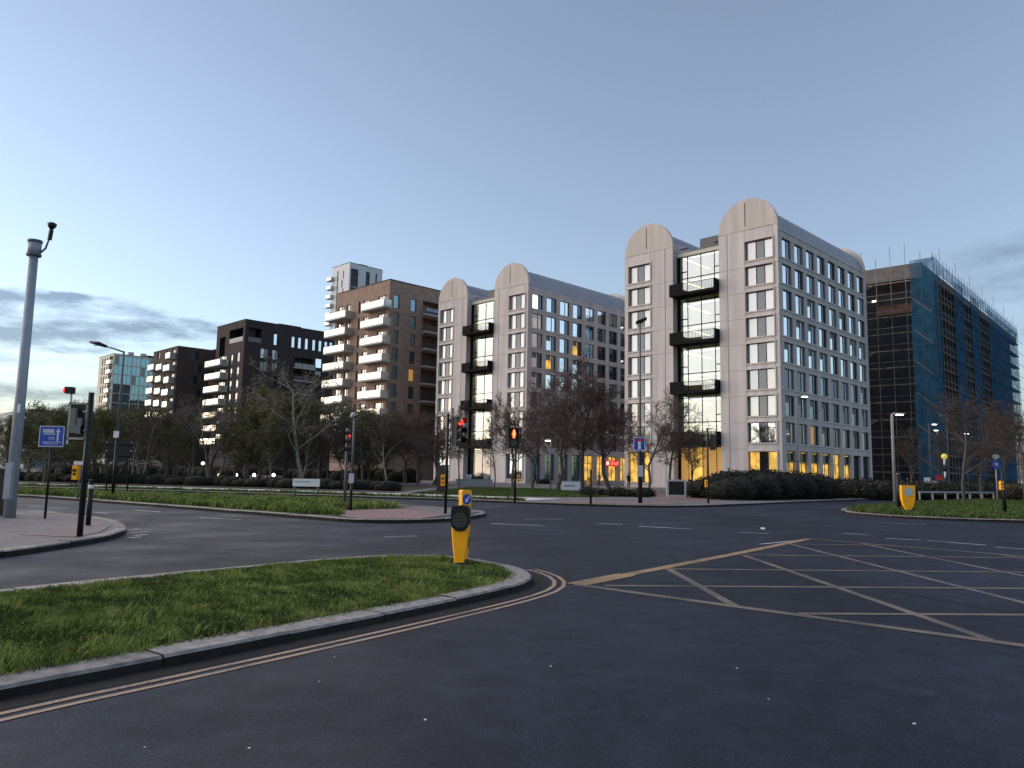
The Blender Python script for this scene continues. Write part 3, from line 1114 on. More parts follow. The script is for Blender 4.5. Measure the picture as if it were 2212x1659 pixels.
        for j in range(21):
            y = y0 + .15 + j * (y1 - y0 - 2.15) / 20
            rl.box(x0 + .01, x0 + .04, y - .018, y + .018, z + .42, z + 1.42)
        rl.build('railing', M_black, bal)
    return b


barrel_block((29.6, 83.0), 'near pale vaulted block with its corner behind the dark hedge', 3, True)
barrel_block((2.2, 112.3), 'farther pale vaulted block behind the bare reddish trees', 11, False)


class Block:
    """a plain-walled block placed by the line of its near corner; records openings, then builds its walls"""

    def __init__(self, name, label, cat, px, py_top, Y, front_px, LX, wall, rz=R(45), group=None, cap=M_cap):
        c = heights(px, py_top, Y)
        self.X, self.Y, self.rz, self.py = c.x, Y, rz, py_top + 45
        self.top = c.z
        self.LY = self.front_at(front_px)
        self.LX, self.wall, self.capm = LX, wall, cap
        self.o = thing(name, label, cat, (self.X, Y, 0), rz, group)
        self.op = {'front': [], 'right': []}
        self.deep = {'front': [], 'right': []}

    def front_at(self, px):
        r = heights(px, self.py, self.Y).x / self.Y
        c, s = math.cos(self.rz), math.sin(self.rz)
        return (self.X - r * self.Y) / (r * c + s)

    def right_at(self, px):
        r = heights(px, self.py, self.Y).x / self.Y
        c, s = math.cos(self.rz), math.sin(self.rz)
        return (r * self.Y - self.X) / (c - r * s)

    def win(self, face, a0, a1, z0, z1, split=(), panes=(M_g_sky,), rec=0.16, frame=M_frame, fw=0.06, sill=None):
        self.op[face].append((a0, a1, z0, z1))
        w = window(self.o, face, a0, a1, z0, z1, rec, split, panes, frame, fw)
        return w

    def loggia(self, face, a0, a1, z0, z1, d=2.2):
        self.deep[face].append((a0, a1, z0, z1, d))

    def finish(self):
        b, t = self.o, self.top
        for face, W in (('front', self.LY), ('right', self.LX)):
            mb = MB()
            # shallow openings first, deep ones get their own reveals
            allop = self.op[face] + [d[:4] for d in self.deep[face]]
            facade(mb, face, W, 0, t, allop, 0.3)
            for a0, a1, z0, z1, d in self.deep[face]:
                rv = MB()
                facade(rv, face, W, 0, t, [(a0, a1, z0, z1)], d, back=0)
                # keep only the reveal faces
                nf = len(rv.f)
                for f in rv.f[nf - 5:]:
                    mb.add([rv.v[i] for i in f], [tuple(range(len(f)))])
            mb.build('wall', self.wall, b)
        back = MB()
        back.quad((self.LX, 0, 0), (self.LX, self.LY, 0), (self.LX, self.LY, t), (self.LX, 0, t))
        back.quad((self.LX, self.LY, 0), (0, self.LY, 0), (0, self.LY, t), (self.LX, self.LY, t))
        back.build('rear_wall', self.wall, b)
        rf = MB().box(-0.06, self.LX + .06, -0.06, self.LY + .06, t, t + 0.16).build('roof', self.capm, b)
        MB().box(self.LX * .45, self.LX * .7, self.LY * .3, self.LY * .6, t + .165, t + 1.3).build('plant_box', self.capm, rf)
        return b


def balcony(b, face, a0, a1, z, proj, h=1.15, slab=M_slab, glass=M_g_bal, th=0.26):
    def bx(p0, p1, q0, q1, z0, z1):
        # p along the face, q outwards
        return (-q1, -q0, p0, p1, z0, z1) if face == 'front' else (p0, p1, -q1, -q0, z0, z1)
    o = MB().box(*bx(a0, a1, -.02, proj, z, z + th)).build('balcony', slab, b)
    n = max(2, int((a1 - a0) / 1.6))
    for i in range(n):
        w = (a1 - a0) / n
        MB().box(*bx(a0 + i * w + .03, a0 + (i + 1) * w - .03, proj - .06, proj - .03, z + th + .02, z + th + h)).build('glass_panel', glass, o)
    for q in (a0 + .03, a1 - .06):
        MB().box(*bx(q, q + .03, .05, proj - .08, z + th + .02, z + th + h)).build('glass_panel', glass, o)
    MB().box(*bx(a0, a1, proj - .075, proj - .015, z + th + h, z + th + h + .05)).build('handrail', M_greyd, o)
    return o


# ---- brown brick block ------------------------------------------------
C = Block('apartment_block', 'brown brick block with pale glass balconies beside the farther vaulted block', 'building',
          843, 604, 130, 728, 24, M_brown)
zt = heights(838, 667, 130).z
for k in range(9):
    z = zt - 3.15 * k
    if z < 1:
        break
    C.win('front', 6.3, 7.9, z + .28, z + 2.6, (0.5,), (M_g_front, M_g_front))
    C.win('front', 0.7, 3.4, z + .28, z + 2.6, (0.33, 0.66), (M_g_front, M_g_front, M_g_grey))
    balcony(C.o, 'front', -0.75, 6.1, z, 1.75)
    if k < 8:
        C.win('front', 11.9, 13.4, z + .28, z + 2.6, (0.5,), (M_g_front, M_g_grey))
        C.win('front', 14.4, C.LY - .5, z + .28, z + 2.6, (0.5,), (M_g_front, M_g_dark))
        if k:
            balcony(C.o, 'front', 10.9, C.LY + .9, z - .1 + 2.9, 1.9)
    C.win('front', 9.0, 9.55, z + .4, z + 2.7, (), (M_g_dark,))
    C.win('right', C.right_at(1462 * .5) if False else 0.95, 2.15, z + .4, z + 2.75, (), (M_g_teal,))
    C.win('right', 4.7, 5.9, z + .4, z + 2.6, (), (M_g_teal if k < 3 else (M_litdim if k == 4 else M_g_dark),))
    C.loggia('right', 7.4, 11.6, z + .2, z + 2.75, 1.8)
    MB().box(7.2, 11.8, -1.15, 0.9, z - .06, z + .27).build('balcony', M_slab, C.o)
    for j in range(3):
        MB().box(7.4 + j * 1.5, 7.4 + j * 1.5 + 1.4, -1.1, -1.07, z + .29, z + 1.3).build('glass_panel', M_g_dark, C.o)
C.finish()

# ---- black brick block -----------------------------------------------
D = Block('apartment_block', 'black brick block with stepped pale balconies and a roof loggia', 'building', 531, 690, 174, 468, 24, M_blackb)
zt = heights(500, 792, 180).z
for k in range(7):
    z = zt - 3.12 * k
    if z < 1:
        break
    balcony(D.o, 'front', 7.4, D.LY + .6, z, 2.3 - .1 * (k % 2), 1.25)
    D.win('front', 5.6, 7.0, z + .3, z + 2.7, (), (M_g_front,))
    D.win('front', 2.1, 3.7, z + .5, z + 2.9, (0.5,), (M_g_front, M_g_front))
    D.win('front', 9.0, 13.0, z + .3, z + 2.7, (0.33, 0.66), (M_g_dark, M_g_front, M_g_dark))
zf = heights(531, 735, 174).z
D.loggia('front', 1.0, 8.0, zf, zf + 3.2, 3.0)
MB().box(0.02, 0.10, 1.02, 7.98, zf, zf + 1.1).build('parapet_panel', M_slab, D.o)
D.loggia('front', 10.2, 13.2, zf - 2.6, zf + 2.0, 2.0)
D.loggia('right', 0.9, 4.1, zf - .1, zf + 3.2, 2.4)
MB().box(0.92, 4.08, 0.02, 0.1, zf - .1, zf + 1.0).build('parapet_panel', M_panel, D.o)
for px in (595.5, 634, 648, 663, 679, 692.5, 705, 716):
    a = D.right_at(px)
    D.win('right', a - .45, a + .45, zf - .1, zf + 2.6, (), (M_g_sky,))
for r_ in range(4):
    z = zf - 3.6 - 3.12 * r_
    for px, w in ((573, 1.9), (596.5, 1.5)):
        a = D.right_at(px)
        D.win('right', a - w / 2, a + w / 2, z, z + 2.3, (0.5,), (M_g_grey if r_ else M_g_front, M_g_dark if r_ else M_g_grey))
    a = D.right_at(691)
    D.win('right', a - .9, a + .9, z - .7, z + 1.6, (), (M_g_sky if r_ == 0 else M_g_dark,))
    a0, a1 = D.right_at(638), D.right_at(678)
    D.loggia('right', a0, a1, z - 1.2, z + 1.2, 1.6)
    balcony(D.o, 'right', a0 - .3, a1 + .4, z - 1.55, 0.9, 1.0, glass=M_g_grey)
D.finish()

# ---- dark brown block farther along ---------------------------------
E_ = Block('apartment_block', 'dark brown block with scattered pale balconies left of the black block', 'building', 385, 748, 192, 330, 26, M_dkbrown)
zt = heights(378, 777, 194).z
for k in range(6):
    z = zt - 3.15 * k
    balcony(E_.o, 'front', 0.9, 3.9 + (k % 2), z, 1.6, 1.35)
    if k:
        balcony(E_.o, 'front', 6.0, 9.6, z + .6, 1.7, 1.35)
        balcony(E_.o, 'front', 11.2, min(E_.LY + 1.2, 15.2), z + 1.0, 1.8, 1.3)
    E_.win('front', 1.2, 3.6, z + .3, z + 2.6, (0.5,), (M_g_front, M_g_grey))
    E_.win('front', 6.4, 7.6, z + .9, z + 2.9, (), (M_g_dark,))
    E_.win('front', 12.0, 13.6, z + 1.2, z + 2.9, (), (M_g_dark,))
    a = E_.right_at(428 if k % 2 else 420)
    E_.win('right', a - 1.0, a + 1.0, z + .2, z + 2.3, (0.5,), (M_g_teal if k < 4 else M_g_dark, M_g_dark))
    E_.win('right', a + 5.2, a + 6.2, z + .2, z + 2.3, (), (M_g_dark,))
    if k == 2:
        MB().box(E_.right_at(452), E_.right_at(452) + 1.4, -.9, -.02, z + .2, z + 2.4).build('orange_bay', pm('orange_panel', (0.42, 0.15, 0.05), 0.7, 0.1), E_.o)
E_.finish()

# ---- pale glazed block at the far left -------------------------------
F_ = Block('apartment_block', 'pale blue glazed block at the far left end of the row', 'building', 246, 764, 240, 212, 26, pm('cream_cladding', (0.62, 0.58, 0.47), 0.7, 0.06))
for k in range(8):
    z = F_.top - 3.4 - 3.05 * k
    for j in range(3):
        F_.win('front', 5.2 + j * 2.3, 6.3 + j * 2.3, z + .4, z + 2.7, (), (M_g_blind,))
    F_.loggia('front', 0.4, 3.9, z + .2, z + 2.8, 2.0)
    balcony(F_.o, 'front', 0.2, 4.2, z, 0.9, 1.1)
    for j in range(9):
        F_.win('right', 0.5 + j * 2.7, 3.0 + j * 2.7, z + .1, z + 2.95, (0.5,), (M_g_teal if (j * 7 + k * 3) % 4 else M_g_grey, M_g_teal))
F_.finish()
for sx in (8, 12):
    MB().tube([(sx, 9, F_.top + .3), (sx, 9, F_.top + 2.3)], 1.0, 14).build('roof_flue', M_sgrey, F_.o)

# ---- slim white tower behind -----------------------------------------
M_tdark = pm('charcoal_glazing', (.02, .022, .028), .35, 0)
T_ = Block('tower_block', 'slim white and charcoal striped tower rising behind the brown block', 'building', 756, 567, 236, 717, 12.6, pm('white_cladding', (0.60, 0.61, 0.64), 0.6, 0.05))
for k in range(17):
    z = T_.top - 4.6 - 2.95 * k
    two = k % 2
    T_.win('front', 6.2, 7.2, z, z + 2.9, (), (M_g_grey,), rec=.1)
    T_.win('front', 3.0 + two * .6, 3.8 + two * .6, z, z + 2.6, (), (M_g_grey,), rec=.1)
    T_.win('right', .5, 3.3, z, z + 2.9, (0.5,), (M_tdark, M_tdark))
    T_.win('right', 6.2, 7.7, z, z + 2.9, (), (M_tdark,))
    T_.win('right', 9.9, 10.5, z, z + 2.9, (), (M_tdark,))
    balcony(T_.o, 'front', T_.LY - 1.2, T_.LY + 1.5, z, 1.2, 1.1)
    if two:
        MB().box(.2, 3.7, -.25, -.02, z - .32, z - .04).build('ledge', M_slab, T_.o)
T_.finish()

# ---- low blue-grey building beyond the trees -------------------------
_B = Block('office_block', 'low blue grey building beyond the trees behind the tall grey mast', 'building', 62, 884, 300, -60, 30, pm('bluegrey_cladding', (0.14, 0.19, 0.24), 0.6, 0.08))
for k in range(6):
    for j in range(12):
        _B.win('front', 1 + j * 2.6, 3 + j * 2.6, _B.top - 3.0 - 3.2 * k, _B.top - 1.0 - 3.2 * k, (), (M_g_teal,))
_B.finish()

# ---- block wrapped in scaffolding ------------------------------------
M_core = pm('raw_structure', (0.028, 0.026, 0.026), 0.9, 0.3, 0.5)
M_board = pm('scaffold_board', (0.20, 0.165, 0.13), 0.9, 0.25, 1.0)
M_pole = pm('scaffold_pole', (0.20, 0.21, 0.22), 0.6, 0.1)
M_net = net_mat('blue_net', (0.06, 0.165, 0.30), 0.62)
M_net2 = net_mat('blue_net_dense', (0.045, 0.15, 0.25), 0.66)
M_sheet = net_mat('pale_blue_sheet', (0.12, 0.24, 0.36), 0.78)
M_parap = pm('parapet_brown', (0.155, 0.14, 0.135), 0.85, 0.2, 1.5)
HX, HY, HR = heights(1996, 562, 128).x, 128.0, R(48)
htop = heights(1996, 562, 128).z
H_ = thing('scaffolded_block', 'unfinished block wrapped in scaffolding and blue netting right of the near vaulted block', 'building', (HX, HY, 0), HR)
_c, _s = math.cos(HR), math.sin(HR)


def hr(px):
    r = heights(px, 720, HY).x / HY
    return (r * HY - HX) / (_c - r * _s)


LXH, LYH = 90.0, 30.0
MB().box(1.5, LXH, 1.5, LYH, 0, htop - 1.2).build('structure_core', M_core, H_)
MB().box(-0.1, 1.4, 0.4, LYH, htop - 2.9, htop - .25).build('parapet', M_parap, H_)
MB().box(1.6, LXH, 0.2, 1.4, htop - 2.0, htop - .6).build('parapet', M_parap, H_)
nl = 12
fl = 3.0
for k in range(nl):
    z = htop - 3.5 - fl * k
    if z < 0.5:
        break
    MB().box(-1.35, 0.1, 1.9, LYH, z - .12, z + .06).build('scaffold_deck', M_board, H_)
    for a0, a1 in ((4.2, 13.0), (13.2, 24), (24.2, 36), (36.2, 48), (48.2, 60), (60.2, 72), (72.2, 83)):
        MB().box(a0, a1, -1.3, 0.0, z - .12, z + .06).build('scaffold_deck', M_board, H_)
    MB().box(-1.38, -1.30, 1.9, LYH, z + 1.0, z + 1.06).build('guard_rail', M_pole, H_)
    MB().box(4.2, LXH, -1.36, -1.30, z + 1.0, z + 1.06).build('guard_rail', M_pole, H_)
    if k % 2 == 0:
        y0 = 8 + 4 * (k % 4)
        MB().tube([(-1.4, y0, z), (-1.4, y0 + 5.5, z - fl)], 0.05, 5).build('scaffold_brace', M_pole, H_)
        MB().tube([(14 + 6 * (k % 3), -1.4, z), (19 + 6 * (k % 3), -1.4, z - fl)], 0.05, 5).build('scaffold_brace', M_pole, H_)
_pole = MB().tube([(0, 0, 0), (0, 0, htop + 1.2)], 0.05, 5).mesh('scaffold_pole', M_pole)
_polet = MB().tube([(0, 0, 0), (0, 0, htop + 3.0)], 0.045, 5).mesh('scaffold_pole', M_pole)
for j in range(13):
    put('scaffold_pole', _polet if j in (1, 2, 4) else _pole, H_, (-1.33, 0.3 + 2.4 * j, 0))
for j in range(35):
    put('scaffold_pole', _polet if j % 5 == 2 else _pole, H_, (2.4 * j, -1.33, 0))
# netting: dense wrap round the stair tower at the corner, then lighter bays
n_ = MB()
n_.quad((-1.45, 2.0, 1), (-1.45, -1.5, 1), (-1.45, -1.5, htop - .1), (-1.45, 2.0, htop - .1))
n_.quad((-1.45, -1.5, 1), (3.2, -1.5, 1), (3.2, -1.5, htop + .3), (-1.45, -1.5, htop + .3))
n_.build('netting', M_net2, H_)
for a0, a1 in ((hr(2045), hr(2066)), (hr(2081), hr(2100)), (hr(2119), hr(2180))):
    MB().quad((a0, -1.5, 2), (a1, -1.5, 2), (a1, -1.5, htop - 1), (a0, -1.5, htop - 1)).build('netting', M_net, H_)
MB().quad((3.2, -1.42, htop - 2.2), (LXH - 8, -1.42, htop - 2.2), (LXH - 8, -1.42, htop + .2), (3.2, -1.42, htop + .2)).build('netting', M_net, H_)
MB().quad((-1.40, 2.1, 1), (-1.40, LYH, 1), (-1.40, LYH, htop - 6.5), (-1.40, 2.1, htop - 6.5)).build('netting', net_mat('black_net', (0.03, 0.045, 0.055), 0.35), H_)
MB().box(-.2, 0.3, 2.3, 8.0, htop - 8.9, htop - 7.2).build('brick_infill', pm('orange_brick', (0.20, 0.10, 0.07), 0.9, 0.2, 2.0), H_)
for y, z in ((7.6, htop - 6.6), (12.2, htop - 12.4), (12.0, htop - 4.6), (10.8, htop - 12.5)):
    MB().box(-1.42, -1.36, y, y + .7, z, z + .35).build('site_lamp', M_stripw, H_)
for k in range(6):
    z = htop - 9.5 - 5.4 * k
    MB().box(-1.35, -.6, -1.2, 1.8, z, z + .1).tube([(-1.5, -1.2, z), (-1.5, 1.6, z + 2.6)], .08, 5).build('stair_flight', M_board, H_)
# wing at the far end with a pale sheet
a0, a1 = hr(2196), hr(2196) + 26
wz = heights(2200, 690, 190).z
hoist = MB()
for k in range(9):
    z = wz - 3.2 - 3.1 * k
    hoist.box(a0 + 1, a0 + 1.2, -7.0, -1.6, z, z + .14)
hoist.box(a0 + 1, a0 + 1.15, -7.1, -6.95, 0, wz)
hoist.build('hoist_frame', M_black, H_)
MB().quad((a0 + 1.4, -6.9, 0), (a0 + 1.4, -1.5, 0), (a0 + 1.4, -1.5, wz - 1), (a0 + 1.4, -6.9, wz - 1)).build('pale_sheet', M_sheet, H_)
MB().quad((a0 + .9, -9.5, 0), (a0 + .9, -7.2, 0), (a0 + .9, -7.2, wz + 1), (a0 + .9, -9.5, wz - 2)).build('netting', net_mat('bright_blue_net', (0.02, 0.14, 0.42), 0.9), H_)

# ================================================================== PLANTS
def np_mesh(name, V, F_, mats, mi=None):
    """fast mesh from arrays; F_ is (n,3) or (n,4)"""
    me = bpy.data.meshes.new(name)
    nv, nf, k = len(V), len(F_), F_.shape[1]
    me.vertices.add(nv)
    me.vertices.foreach_set('co', V.astype(np.float32).ravel())
    me.loops.add(nf * k)
    me.loops.foreach_set('vertex_index', F_.astype(np.int32).ravel())
    me.polygons.add(nf)
    me.polygons.foreach_set('loop_start', np.arange(0, nf * k, k, dtype=np.int32))
    for m in (mats if isinstance(mats, (list, tuple)) else [mats]):
        me.materials.append(m)
    if mi is not None:
        me.polygons.foreach_set('material_index', mi.astype(np.int32))
    me.update(calc_edges=True)
    return me


def leaves_mesh(name, P, size, mats, seed, flat=0.0):
    r = np.random.default_rng(seed)
    n = len(P)
    d = r.normal(size=(n, 3))
    d[:, 2] *= (1 - flat)
    d /= np.linalg.norm(d, axis=1)[:, None] + 1e-9
    e = np.cross(d, r.normal(size=(n, 3)))
    e /= np.linalg.norm(e, axis=1)[:, None] + 1e-9
    s = size * r.uniform(0.55, 1.35, n)[:, None]
    a = P - d * s * .5
    c = P + d * s * .5
    b = P + e * s * .32
    dd = P - e * s * .32
    V = np.stack([a, b, c, dd], 1).reshape(-1, 3)
    F_ = np.arange(4 * n).reshape(n, 4)
    mi = (r.random(n) < 0.4).astype(int) if isinstance(mats, (list, tuple)) and len(mats) > 1 else None
    return np_mesh(name, V, F_, mats, mi)


def grow(seed, h=8.0, trunk_r=0.10, clear=0.28, spread=0.55, up=0.55, levels=4, kids=(7, 5, 5, 4), droop=0.0, lean=0.0, stems=1, wig=0.16):
    """branch skeleton: list of (p0, p1, r0, r1, level)"""
    r = random.Random(seed)
    segs = []

    def limb(p, d, L, rad, lvl):
        n = 5 if lvl == 0 else (4 if lvl < 3 else 2)
        pts = [p.copy()]
        dirs = []
        for i in range(n):
            d = (d + Vector((r.gauss(0, wig), r.gauss(0, wig), r.gauss(0, wig * .6) - droop * lvl * .05))).normalized()
            if lvl == 0:
                d = (d + Vector((0, 0, .25))).normalized()
            p = p + d * (L / n)
            pts.append(p.copy())
            dirs.append(d.copy())
        for i in range(n):
            r0 = rad * (1 - .72 * i / n)
            r1 = rad * (1 - .72 * (i + 1) / n)
            segs.append((pts[i], pts[i + 1], r0, r1, lvl))
        if lvl >= levels:
            return
        K = kids[lvl]
        for j in range(K):
            t = (clear + (1 - clear) * ((j + r.random() * .8) / K)) if lvl == 0 else (0.18 + .82 * (j + r.random()) / K)
            t = min(t, .995)
            i = min(int(t * n), n - 1)
            q = pts[i].lerp(pts[i + 1], t * n - i)
            a = r.uniform(0, 2 * math.pi)
            base = dirs[i]
            side = base.orthogonal().normalized()
            side = (Matrix.Rotation(a, 3, base) @ side)
            nd = (base * up + side * spread * 1.4 + Vector((0, 0, .22 if lvl < 2 else .05))).normalized()
            LL = L * (0.52 if lvl == 0 else .55) * r.uniform(.6, 1.1) * (1.15 - .55 * t if lvl == 0 else 1.0)
            limb(q, nd, LL, max(rad * (1 - .72 * t) * .55, .008), lvl + 1)

    for s in range(stems):
        a = 2 * math.pi * s / max(1, stems) + r.random()
        off = Vector((math.cos(a), math.sin(a), 0)) * (0.12 if stems > 1 else 0)
        limb(off, Vector((lean + (off.x * 2.2), off.y * 2.2, 1)).normalized(), h * .78 * r.uniform(.9, 1.05), trunk_r, 0)
    return segs


def tree_meshes(key, bark, twig, leaf=None, nleaf=0, lsize=0.16, thin=0.012, **kw):
    segs = grow(**kw)
    tb = MB()
    V, F_ = [], []
    k = 0
    ends = []
    rr = random.Random(kw['seed'] + 5)
    for a, b, r0, r1, lv in segs:
        if lv <= 1:
            tb.tube([a, b], [max(r0, .014), max(r1, .012)], 6 if lv == 0 else 5, caps=False)
        else:
            d = (b - a)
            u = d.orthogonal().normalized()
            u = Matrix.Rotation(rr.uniform(0, 6.28), 3, d.normalized()) @ u
            w = d.normalized().cross(u)
            ra, rb = max(r0, thin), max(r1, thin * .7)
            for e in range(3):
                t = 2 * math.pi * e / 3
                o = u * math.cos(t) + w * math.sin(t)
                V += [a + o * ra, b + o * rb]
            for e in range(3):
                f = (e + 1) % 3
                F_.append((k + 2 * e, k + 2 * f, k + 2 * f + 1, k + 2 * e + 1))
            k += 6
            if lv >= 3:
                ends.append((a, b))
    trunk = tb.mesh('trunk', bark, smooth=True)
    crown = np_mesh('twigs', np.array([tuple(v) for v in V]), np.array(F_), twig)
    lm = None
    if leaf and ends:
        r = np.random.default_rng(kw['seed'])
        A = np.array([tuple(e[0]) for e in ends])
        B = np.array([tuple(e[1]) for e in ends])
        i = r.integers(0, len(ends), nleaf)
        t = r.random(nleaf)[:, None]
        P = A[i] * (1 - t) + B[i] * t + r.normal(size=(nleaf, 3)) * .13
        lm = leaves_mesh('leaves', P, lsize, leaf, kw['seed'] + 1)
    zs = max(max(s[0].z, s[1].z) for s in segs)
    return trunk, crown, lm, zs


KINDS = {
    'bare': tree_meshes('bare', M_bark, M_twig, seed=2, h=8, trunk_r=.13, kids=(11, 7, 6, 4), spread=.60, up=.6, thin=.013),
    'bare_b': tree_meshes('bare_b', M_bark, M_twig, seed=23, h=8, trunk_r=.12, kids=(12, 7, 5, 4), spread=.45, up=.8, thin=.013),
    'red': tree_meshes('red', M_bark, M_twigr, [M_twigr, M_twig], 2400, .07, seed=5, h=8, trunk_r=.13, kids=(12, 8, 6, 4), spread=.62, up=.6, thin=.014),
    'red_b': tree_meshes('red_b', M_bark, M_twigr, [M_twigr, M_twig], 2400, .07, seed=15, h=8, trunk_r=.12, kids=(12, 8, 6, 4), spread=.55, up=.7, thin=.014),
    'birch': tree_meshes('birch', M_birch, M_twig, seed=8, h=8, trunk_r=.12, kids=(10, 7, 6, 4), spread=.45, up=.85, droop=1.0, thin=.012),
    'pale': tree_meshes('pale', M_birch, pm('pale_twig', (0.17, 0.15, 0.125), 0.95, 0.3, 2.0), seed=31, h=8, trunk_r=.095, clear=.2, kids=(8, 6, 5, 3), spread=.75, up=.75, wig=.2, thin=.013),
    'leafy': tree_meshes('leafy', M_bark, M_twig, [M_leaf, M_leafb], 13000, .115, seed=4, h=8, trunk_r=.12, clear=.12, kids=(14, 7, 5, 4), spread=.65, up=.6),
    'leafy_b': tree_meshes('leafy_b', M_bark, M_twig, [M_leafb, M_leaf], 10000, .115, seed=14, h=8, trunk_r=.12, clear=.12, kids=(14, 7, 5, 4), spread=.55, up=.7),
    'sparse': tree_meshes('sparse', M_birch, M_twig, [M_leafb, M_leaf], 2600, .16, seed=44, h=8, trunk_r=.10, clear=.2, kids=(11, 7, 5, 4), spread=.5, up=.75),
}


def tree(kind, px, base_y, top_y, label, wide=1.0, rz=None, Y=None, group=None, name='tree', lean=0.0):
    x, y = G(px, base_y)
    if Y:
        x, y = x * Y / y, Y
    trunk, crown, lm, zs = KINDS[kind]
    H = heights(px, top_y, y).z
    s = H / zs
    o = thing(name, label, 'tree', (x, y, 0.1), rng.uniform(0, 6.28) if rz is None else rz, group)
    o.scale = (s * wide, s * wide, s)
    o.rotation_euler.y = lean
    put('trunk', trunk, o)
    put('crown', crown, o)
    if lm:
        put('leaves', lm, o)
    return o


ORD = ['first', 'second', 'third', 'fourth', 'fifth', 'sixth', 'seventh', 'eighth', 'ninth', 'tenth', 'eleventh', 'twelfth', 'thirteenth', 'fourteenth']
front = [('leafy_b', 28, 1046, 880, 1.25), ('leafy', 95, 1046, 866, 1.3), ('leafy_b', 165, 1044, 862, 1.2), ('leafy', 228, 1045, 872, 1.25), ('sparse', 285, 1043, 868, 1.1),
         ('leafy_b', 352, 1046, 878, 1.1), ('bare_b', 408, 1043, 846, 1.1), ('leafy', 505, 1046, 866, 1.15), ('leafy', 560, 1044, 826, 1.15), ('leafy', 612, 1046, 838, 1.1),
         ('leafy_b', 735, 1045, 862, 1.15), ('leafy', 795, 1046, 872, 1.2), ('sparse', 850, 1044, 880, 1.2), ('red_b', 905, 1046, 876, 1.2)]
for i, (k, px, by, ty, w) in enumerate(front):
    look = {'leafy': 'dense green leafed tree', 'leafy_b': 'dull olive leafed tree', 'sparse': 'thinly leafed tree', 'bare_b': 'leafless grey tree', 'red_b': 'leafless reddish tree'}[k]
    tree(k, px, by, ty, f'{look}, {ORD[i]} from the left in the front row', w, group='front row of trees left of the blocks')
back = [('leafy_b', 10, 900), ('bare', 60, 872), ('leafy_b', 125, 880), ('bare', 200, 868), ('leafy_b', 255, 884), ('bare_b', 318, 880), ('bare', 375, 872), ('bare', 455, 866),
        ('bare_b', 530, 862), ('red', 640, 858), ('bare', 690, 850), ('leafy_b', 770, 892), ('red', 835, 884), ('red_b', 875, 890), ('red', 938, 885)]
for i, (k, px, ty) in enumerate(back):
    look = {'leafy_b': 'olive leafed tree', 'bare': 'brown leafless tree', 'bare_b': 'slim leafless tree', 'red': 'reddish leafless tree', 'red_b': 'reddish bare tree'}[k]
    where = 'leftmost' if i == 0 else (ORD[i] if i < 14 else 'last') + ' from the left'
    tree(k, px, 1040, ty, f'{look} {where} in the back row before the blocks', 1.65, Y=84 + (i * 37 % 11), group='back row of trees before the blocks')
for i in range(15):
    px = 48 + i * 60 + rng.uniform(-14, 14)
    tree(('sparse', 'birch', 'bare_b')[i % 3], px, 1046, rng.uniform(872, 902), f'slender young tree, {ORD[i] if i < 14 else "last"} from the left between the two tree rows', 1.0, Y=70 + (i * 29 % 13), group='slender trees between the two rows')
tree('birch', 303, 1047, 880, 'slender white barked birch leaning right among the left trees', .8, name='birch_tree', lean=.05, rz=0.3)
tree('pale', 655, 1050, 770, 'wide pale barked bare tree behind the white street nameplate', 1.15, name='bare_tree', rz=1.0)
tree('pale', 448, 1046, 862, 'smaller pale barked bare tree left of the leafy clump', .9, name='bare_tree', rz=2.0)
NEAR_Y = {1203: 70, 1258: 74, 1318: 72, 1108: 62, 1150: 76, 1402: 60, 1448: 64, 1497: 60, 2120: 66, 1972: 66, 2040: 74, 2215: 58}
for k, px, by, ty, w, lab in (('red', 1203, 1044, 806, 1.25, 'broad reddish bare tree covering the corner of the farther vaulted block'),
                              ('red_b', 1258, 1040, 776, 1.2, 'tallest reddish bare tree before the farther vaulted block'),
                              ('red', 1318, 1040, 812, 1.25, 'reddish bare tree just left of the near vaulted block'),
                              ('red_b', 1108, 1048, 850, .95, 'bare tree behind the red pedestrian signal'),
                              ('bare', 1068, 1064, 872, .55, 'thin upright bare tree on the lawn'),
                              ('bare_b', 992, 1060, 868, .6, 'thin leaning bare tree right of the tall red traffic signal'),
                              ('red', 1150, 1042, 838, 1.0, 'bare tree between the pedestrian signal and the white estate board'),
                              ('red_b', 1402, 1054, 860, .95, 'small bare tree behind the dead end sign'),
                              ('bare', 1448, 1054, 838, .9, 'small bare tree before the left tower of the near block'),
                              ('bare_b', 1497, 1058, 925, 1.3, 'low bushy bare tree under the lowest black balcony'),
                              ('bare', 2083, 1092, 836, .95, 'slim bare street tree on the right island'),
                              ('bare_b', 2168, 1076, 856, 1.0, 'bare street tree at the right edge'),
                              ('bare', 2120, 1060, 862, 1.2, 'bare tree behind the pair of right hand street trees'),
                              ('bare_b', 1972, 1062, 918, .8, 'small bare tree right of the lit lamp column'),
                              ('bare', 2215, 1070, 880, 1.1, 'bare tree cut by the right edge of the view'),
                              ('bare_b', 2040, 1056, 930, 1.0, 'low bare tree behind the striped beacon')):
    tree(k, px, by, ty, lab, w, name='bare_tree', lean=-.05 if px in (992,) else 0, Y=NEAR_Y.get(px))


